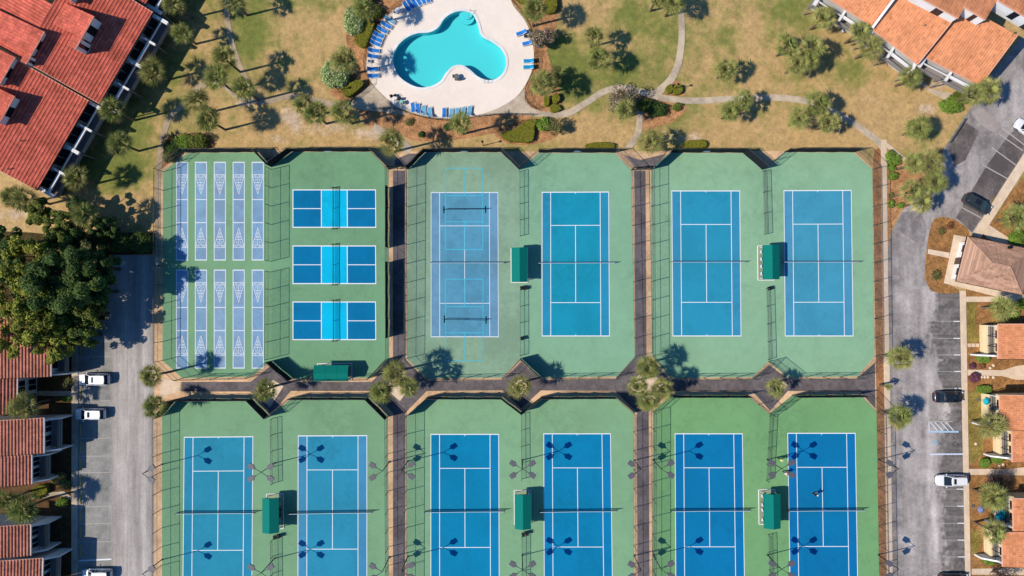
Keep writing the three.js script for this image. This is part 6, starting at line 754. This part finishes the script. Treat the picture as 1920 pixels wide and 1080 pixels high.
  const rl = (xf1 - xr1) / 2 + 0.03, rw = wT - 0.01, rs = new THREE.Shape(); rs.moveTo(-rl + 0.22, -rw * 0.95); rs.quadraticCurveTo(0, -rw * 1.05, rl - 0.12, -rw * 0.93); rs.quadraticCurveTo(rl, -rw * 0.9, rl + 0.02, -rw * 0.75); rs.quadraticCurveTo(rl + 0.1, 0, rl + 0.02, rw * 0.75); rs.quadraticCurveTo(rl, rw * 0.9, rl - 0.12, rw * 0.93); rs.quadraticCurveTo(0, rw * 1.05, -rl + 0.22, rw * 0.95); rs.quadraticCurveTo(-rl, rw * 0.9, -rl - 0.02, rw * 0.62); rs.quadraticCurveTo(-rl - 0.08, 0, -rl - 0.02, -rw * 0.62); rs.quadraticCurveTo(-rl, -rw * 0.9, -rl + 0.22, -rw * 0.95); const rg2 = new THREE.ExtrudeGeometry(rs, { depth: 0.03, bevelEnabled: true, bevelSize: 0.05, bevelThickness: 0.045, bevelSegments: 3, curveSegments: 6 }).rotateX(-Math.PI / 2).translate((xf1 + xr1) / 2, roofY - 0.075, 0); mesh('roof', rg2, coat, g); if (o.sunroof !== false) mesh('sunroof', rbox(lerp(xr1, xf1, o.sr ?? 0.78), roofY + 0.012, 0, o.srL ?? 0.5, 0.02, wT * 1.25, 0.008), glass, g);
  for (const x of [-0.3, 0.3]) for (const s of [-1, 1]) { const w = new THREE.Group(); w.name = 'wheel'; w.position.set(x * L, 0.34, s * (W / 2 - 0.12)); g.add(w); mesh('tyre', tyreGeo, tyreMat, w); mesh('rim', rimGeo, rimMat, w); }
  mesh('bumper', rbox(0.49 * L, 0.42, 0, 0.1, 0.22, W * 0.7, 0.04), M.dark, g); mesh('bumper', rbox(-0.493 * L, 0.42, 0, 0.1, 0.22, W * 0.7, 0.04), M.dark, g);
}
const WH = [240, 240, 242];
car(175.5, 711.5, Math.PI, 'white car parked on the left road below the dark shade', WH, { srL: 0.28, L: 5.1, W: 1.95 }); car(168.5, 776.5, Math.PI, 'second white car on the left road, its nose in shade', WH, { srL: 0.4, L: 4.95, W: 1.88 }); car(181, 1078, Math.PI, 'white car cut by the bottom edge on the left road', WH, { rails: M.black, L: 4.9, sunroof: false });
car(1833.5, 382.5, -30 * D2R, 'dark grey car with a roof window at the road bend', [58, 66, 70], { srL: 1.0, sr: 0.68, metal: 0.2, L: 4.9 }); car(1780, 744.5, 0.01, 'black sedan parked in the right lot', [34, 34, 42], { sedan: true, srL: 1.1, sr: 0.5, roof: 1.46, hood: 0.92, L: 4.9 }); car(1784, 901, Math.PI, 'white car parked in the right lot beside the path', WH, { srL: 0.42, sr: 0.82, L: 5.0, rails: M.galv }); car(1789, 1087, 0, 'dark car cut by the bottom edge in the right lot', [40, 42, 54], {}); car(-4, 6, 0.9, 'blue grey car cut by the upper left corner', [120, 150, 176], {}); car(1928, 243, 2.5, 'white car cut by the right edge on the upper road', WH, {});

// ---------------------------------------------------------------- people
function field(bones, min, size, res) { // smooth union of tapered capsules, meshed
  const mc = new MarchingCubes(res, new THREE.MeshBasicMaterial(), false, false, 60000); mc.isolation = 0; const k = 0.035;
  for (let z = 0; z < res; z++) for (let y = 0; y < res; y++) for (let x = 0; x < res; x++) {
    const px = min[0] + size * x / (res - 1) , py = min[1] + size * y / (res - 1), pz = min[2] + size * z / (res - 1); let d = 9;
    for (const [a, b, ra, rb] of bones) { const bx = b[0] - a[0], by = b[1] - a[1], bz = b[2] - a[2], t = clamp(((px - a[0]) * bx + (py - a[1]) * by + (pz - a[2]) * bz) / (bx * bx + by * by + bz * bz + 1e-9)), e = Math.hypot(px - a[0] - bx * t, py - a[1] - by * t, pz - a[2] - bz * t) - lerp(ra, rb, t), h = clamp(0.5 + 0.5 * (d - e) / k); d = lerp(d, e, h) - k * h * (1 - h); }
    mc.field[x + y * res + z * res * res] = -d;
  }
  mc.update(); const n = mc.count, g = new THREE.BufferGeometry(), P3 = mc.positionArray.slice(0, n * 3), N3 = mc.normalArray.slice(0, n * 3), s = size * 0.5; const fix = (res - 1) / res;
  for (let i = 0; i < n; i++) { for (let c = 0; c < 3; c++) P3[i * 3 + c] = min[c] + ((P3[i * 3 + c] + 1) * 0.5 / fix) * size; }
  g.setAttribute('position', new THREE.BufferAttribute(P3, 3)); g.setAttribute('normal', new THREE.BufferAttribute(N3, 3)); g.setAttribute('uv', new THREE.BufferAttribute(new Float32Array(n * 2), 2)); return g;
}
function person(u, v, turn, label, top, bottom, hatRgb) {
  const p = P(u, v), g = thing('person', label, 'person', [p.x, 0.095, p.z], turn, 'players and walkers');
  const J = { hipL: [0, 0.92, 0.09], hipR: [0, 0.92, -0.09], knL: [0.12, 0.5, 0.12], knR: [-0.02, 0.48, -0.12], anL: [0.02, 0.09, 0.15], anR: [-0.14, 0.09, -0.15], pel: [0, 0.96, 0], chest: [0.05, 1.28, 0], shL: [0.05, 1.42, 0.18], shR: [0.05, 1.42, -0.18], elL: [0.1, 1.16, 0.28], elR: [0.16, 1.18, -0.3], wrL: [0.32, 1.1, 0.24], wrR: [0.42, 1.16, -0.24], neck: [0.06, 1.5, 0], head: [0.09, 1.64, 0] };
  const body = field([[J.pel, J.chest, 0.14, 0.15], [J.hipL, J.hipR, 0.12, 0.12], [J.shL, J.shR, 0.075, 0.075], [J.chest, J.neck, 0.11, 0.06], [J.neck, J.head, 0.055, 0.06], [J.hipL, J.knL, 0.095, 0.062], [J.hipR, J.knR, 0.095, 0.062], [J.knL, J.anL, 0.06, 0.04], [J.knR, J.anR, 0.06, 0.04], [J.anL, [0.18, 0.04, 0.16], 0.045, 0.04], [J.anR, [0.02, 0.04, -0.16], 0.045, 0.04], [J.shL, J.elL, 0.055, 0.042], [J.shR, J.elR, 0.055, 0.042], [J.elL, J.wrL, 0.042, 0.03], [J.elR, J.wrR, 0.042, 0.03]], [-0.9, -0.04, -0.9], 1.8, 96);
  const headG = field([[[0.085, 1.6, 0], [0.095, 1.68, 0], 0.085, 0.095], [[0.17, 1.63, 0], [0.195, 1.615, 0], 0.016, 0.014], [[0.13, 1.575, -0.02], [0.13, 1.575, 0.02], 0.045, 0.045], [[0.09, 1.64, 0.092], [0.09, 1.66, 0.098], 0.018, 0.016], [[0.09, 1.64, -0.092], [0.09, 1.66, -0.098], 0.018, 0.016]], [-0.06, 1.48, -0.16], 0.32, 56), hands = [J.wrL, J.wrR].map((w, i) => { const s = i ? -1 : 1, d = [0.09, -0.01, -0.02 * s], q = (a, b, c) => [w[0] + a, w[1] + b, w[2] + c], f = [[w, q(...d), 0.03, 0.036]]; for (let k = 0; k < 4; k++) { const zz = (k - 1.5) * 0.019; f.push([q(0.1, -0.01, zz), q(0.14, -0.03, zz), 0.009, 0.009], [q(0.14, -0.03, zz), q(0.14 + [0, 0.008, 0.006, -0.004][k], -0.06, zz), 0.009, 0.008]); } f.push([q(0.04, 0, 0.035 * s), q(0.085, 0.01, 0.055 * s), 0.011, 0.009]); return field(f, q(-0.05, -0.12, -0.12), 0.24, 56); });
  const skin = mat([206, 160, 132], { roughness: 0.7 }); mesh('body', merge([body, headG, ...hands]), skin, g);
  mesh('shirt', field([[J.pel, J.chest, 0.152, 0.166], [J.shL, J.shR, 0.09, 0.09], [J.chest, [0.055, 1.4, 0], 0.12, 0.09], [J.shL, [0.08, 1.26, 0.24], 0.07, 0.062], [J.shR, [0.11, 1.28, -0.25], 0.07, 0.062]], [-0.45, 0.75, -0.45], 0.9, 52), mat(top), g);
  mesh('trousers', field([[J.hipL, J.hipR, 0.136, 0.136], [J.hipL, J.knL, 0.112, 0.08], [J.hipR, J.knR, 0.112, 0.08], [J.knL, [0.03, 0.14, 0.148], 0.08, 0.062], [J.knR, [-0.13, 0.14, -0.148], 0.08, 0.062]], [-0.6, 0.02, -0.6], 1.2, 72), mat(bottom), g);
  const cap = mesh('cap', merge([new THREE.SphereGeometry(0.108, 16, 8, 0, 6.3, 0, 1.45).translate(0.09, 1.675, 0), new THREE.CylinderGeometry(0.1, 0.1, 0.012, 14).scale(1.1, 1, 0.85).translate(0.19, 1.68, 0)]), mat(hatRgb), g); cap.userData.label = 'cap'; mesh('eyes', merge([-1, 1].map((s) => new THREE.SphereGeometry(0.011, 8, 6).translate(0.178, 1.645, s * 0.034))), M.black, g); mesh('mouth', box(0.176, 1.59, 0, 0.01, 0.01, 0.045), mat([150, 80, 74]), g);
}
person(1523.5, 924.5, 0.7, 'tennis player in white cap and dark clothes on the lower right court', [40, 44, 50], [30, 32, 40], [246, 248, 244]); person(1458.5, 859.5, 0.3, 'person in a yellow shirt standing beside the lower right court', [222, 226, 96], [70, 70, 74], [236, 222, 206]); person(1467.5, 885, 0.3, 'person in pale clothes below the one in yellow', [232, 214, 206], [110, 112, 110], [180, 150, 120]);

scene.traverse((o) => { if (o.isMesh) o.castShadow = o.receiveShadow = true; });
renderer.render(scene, camera);
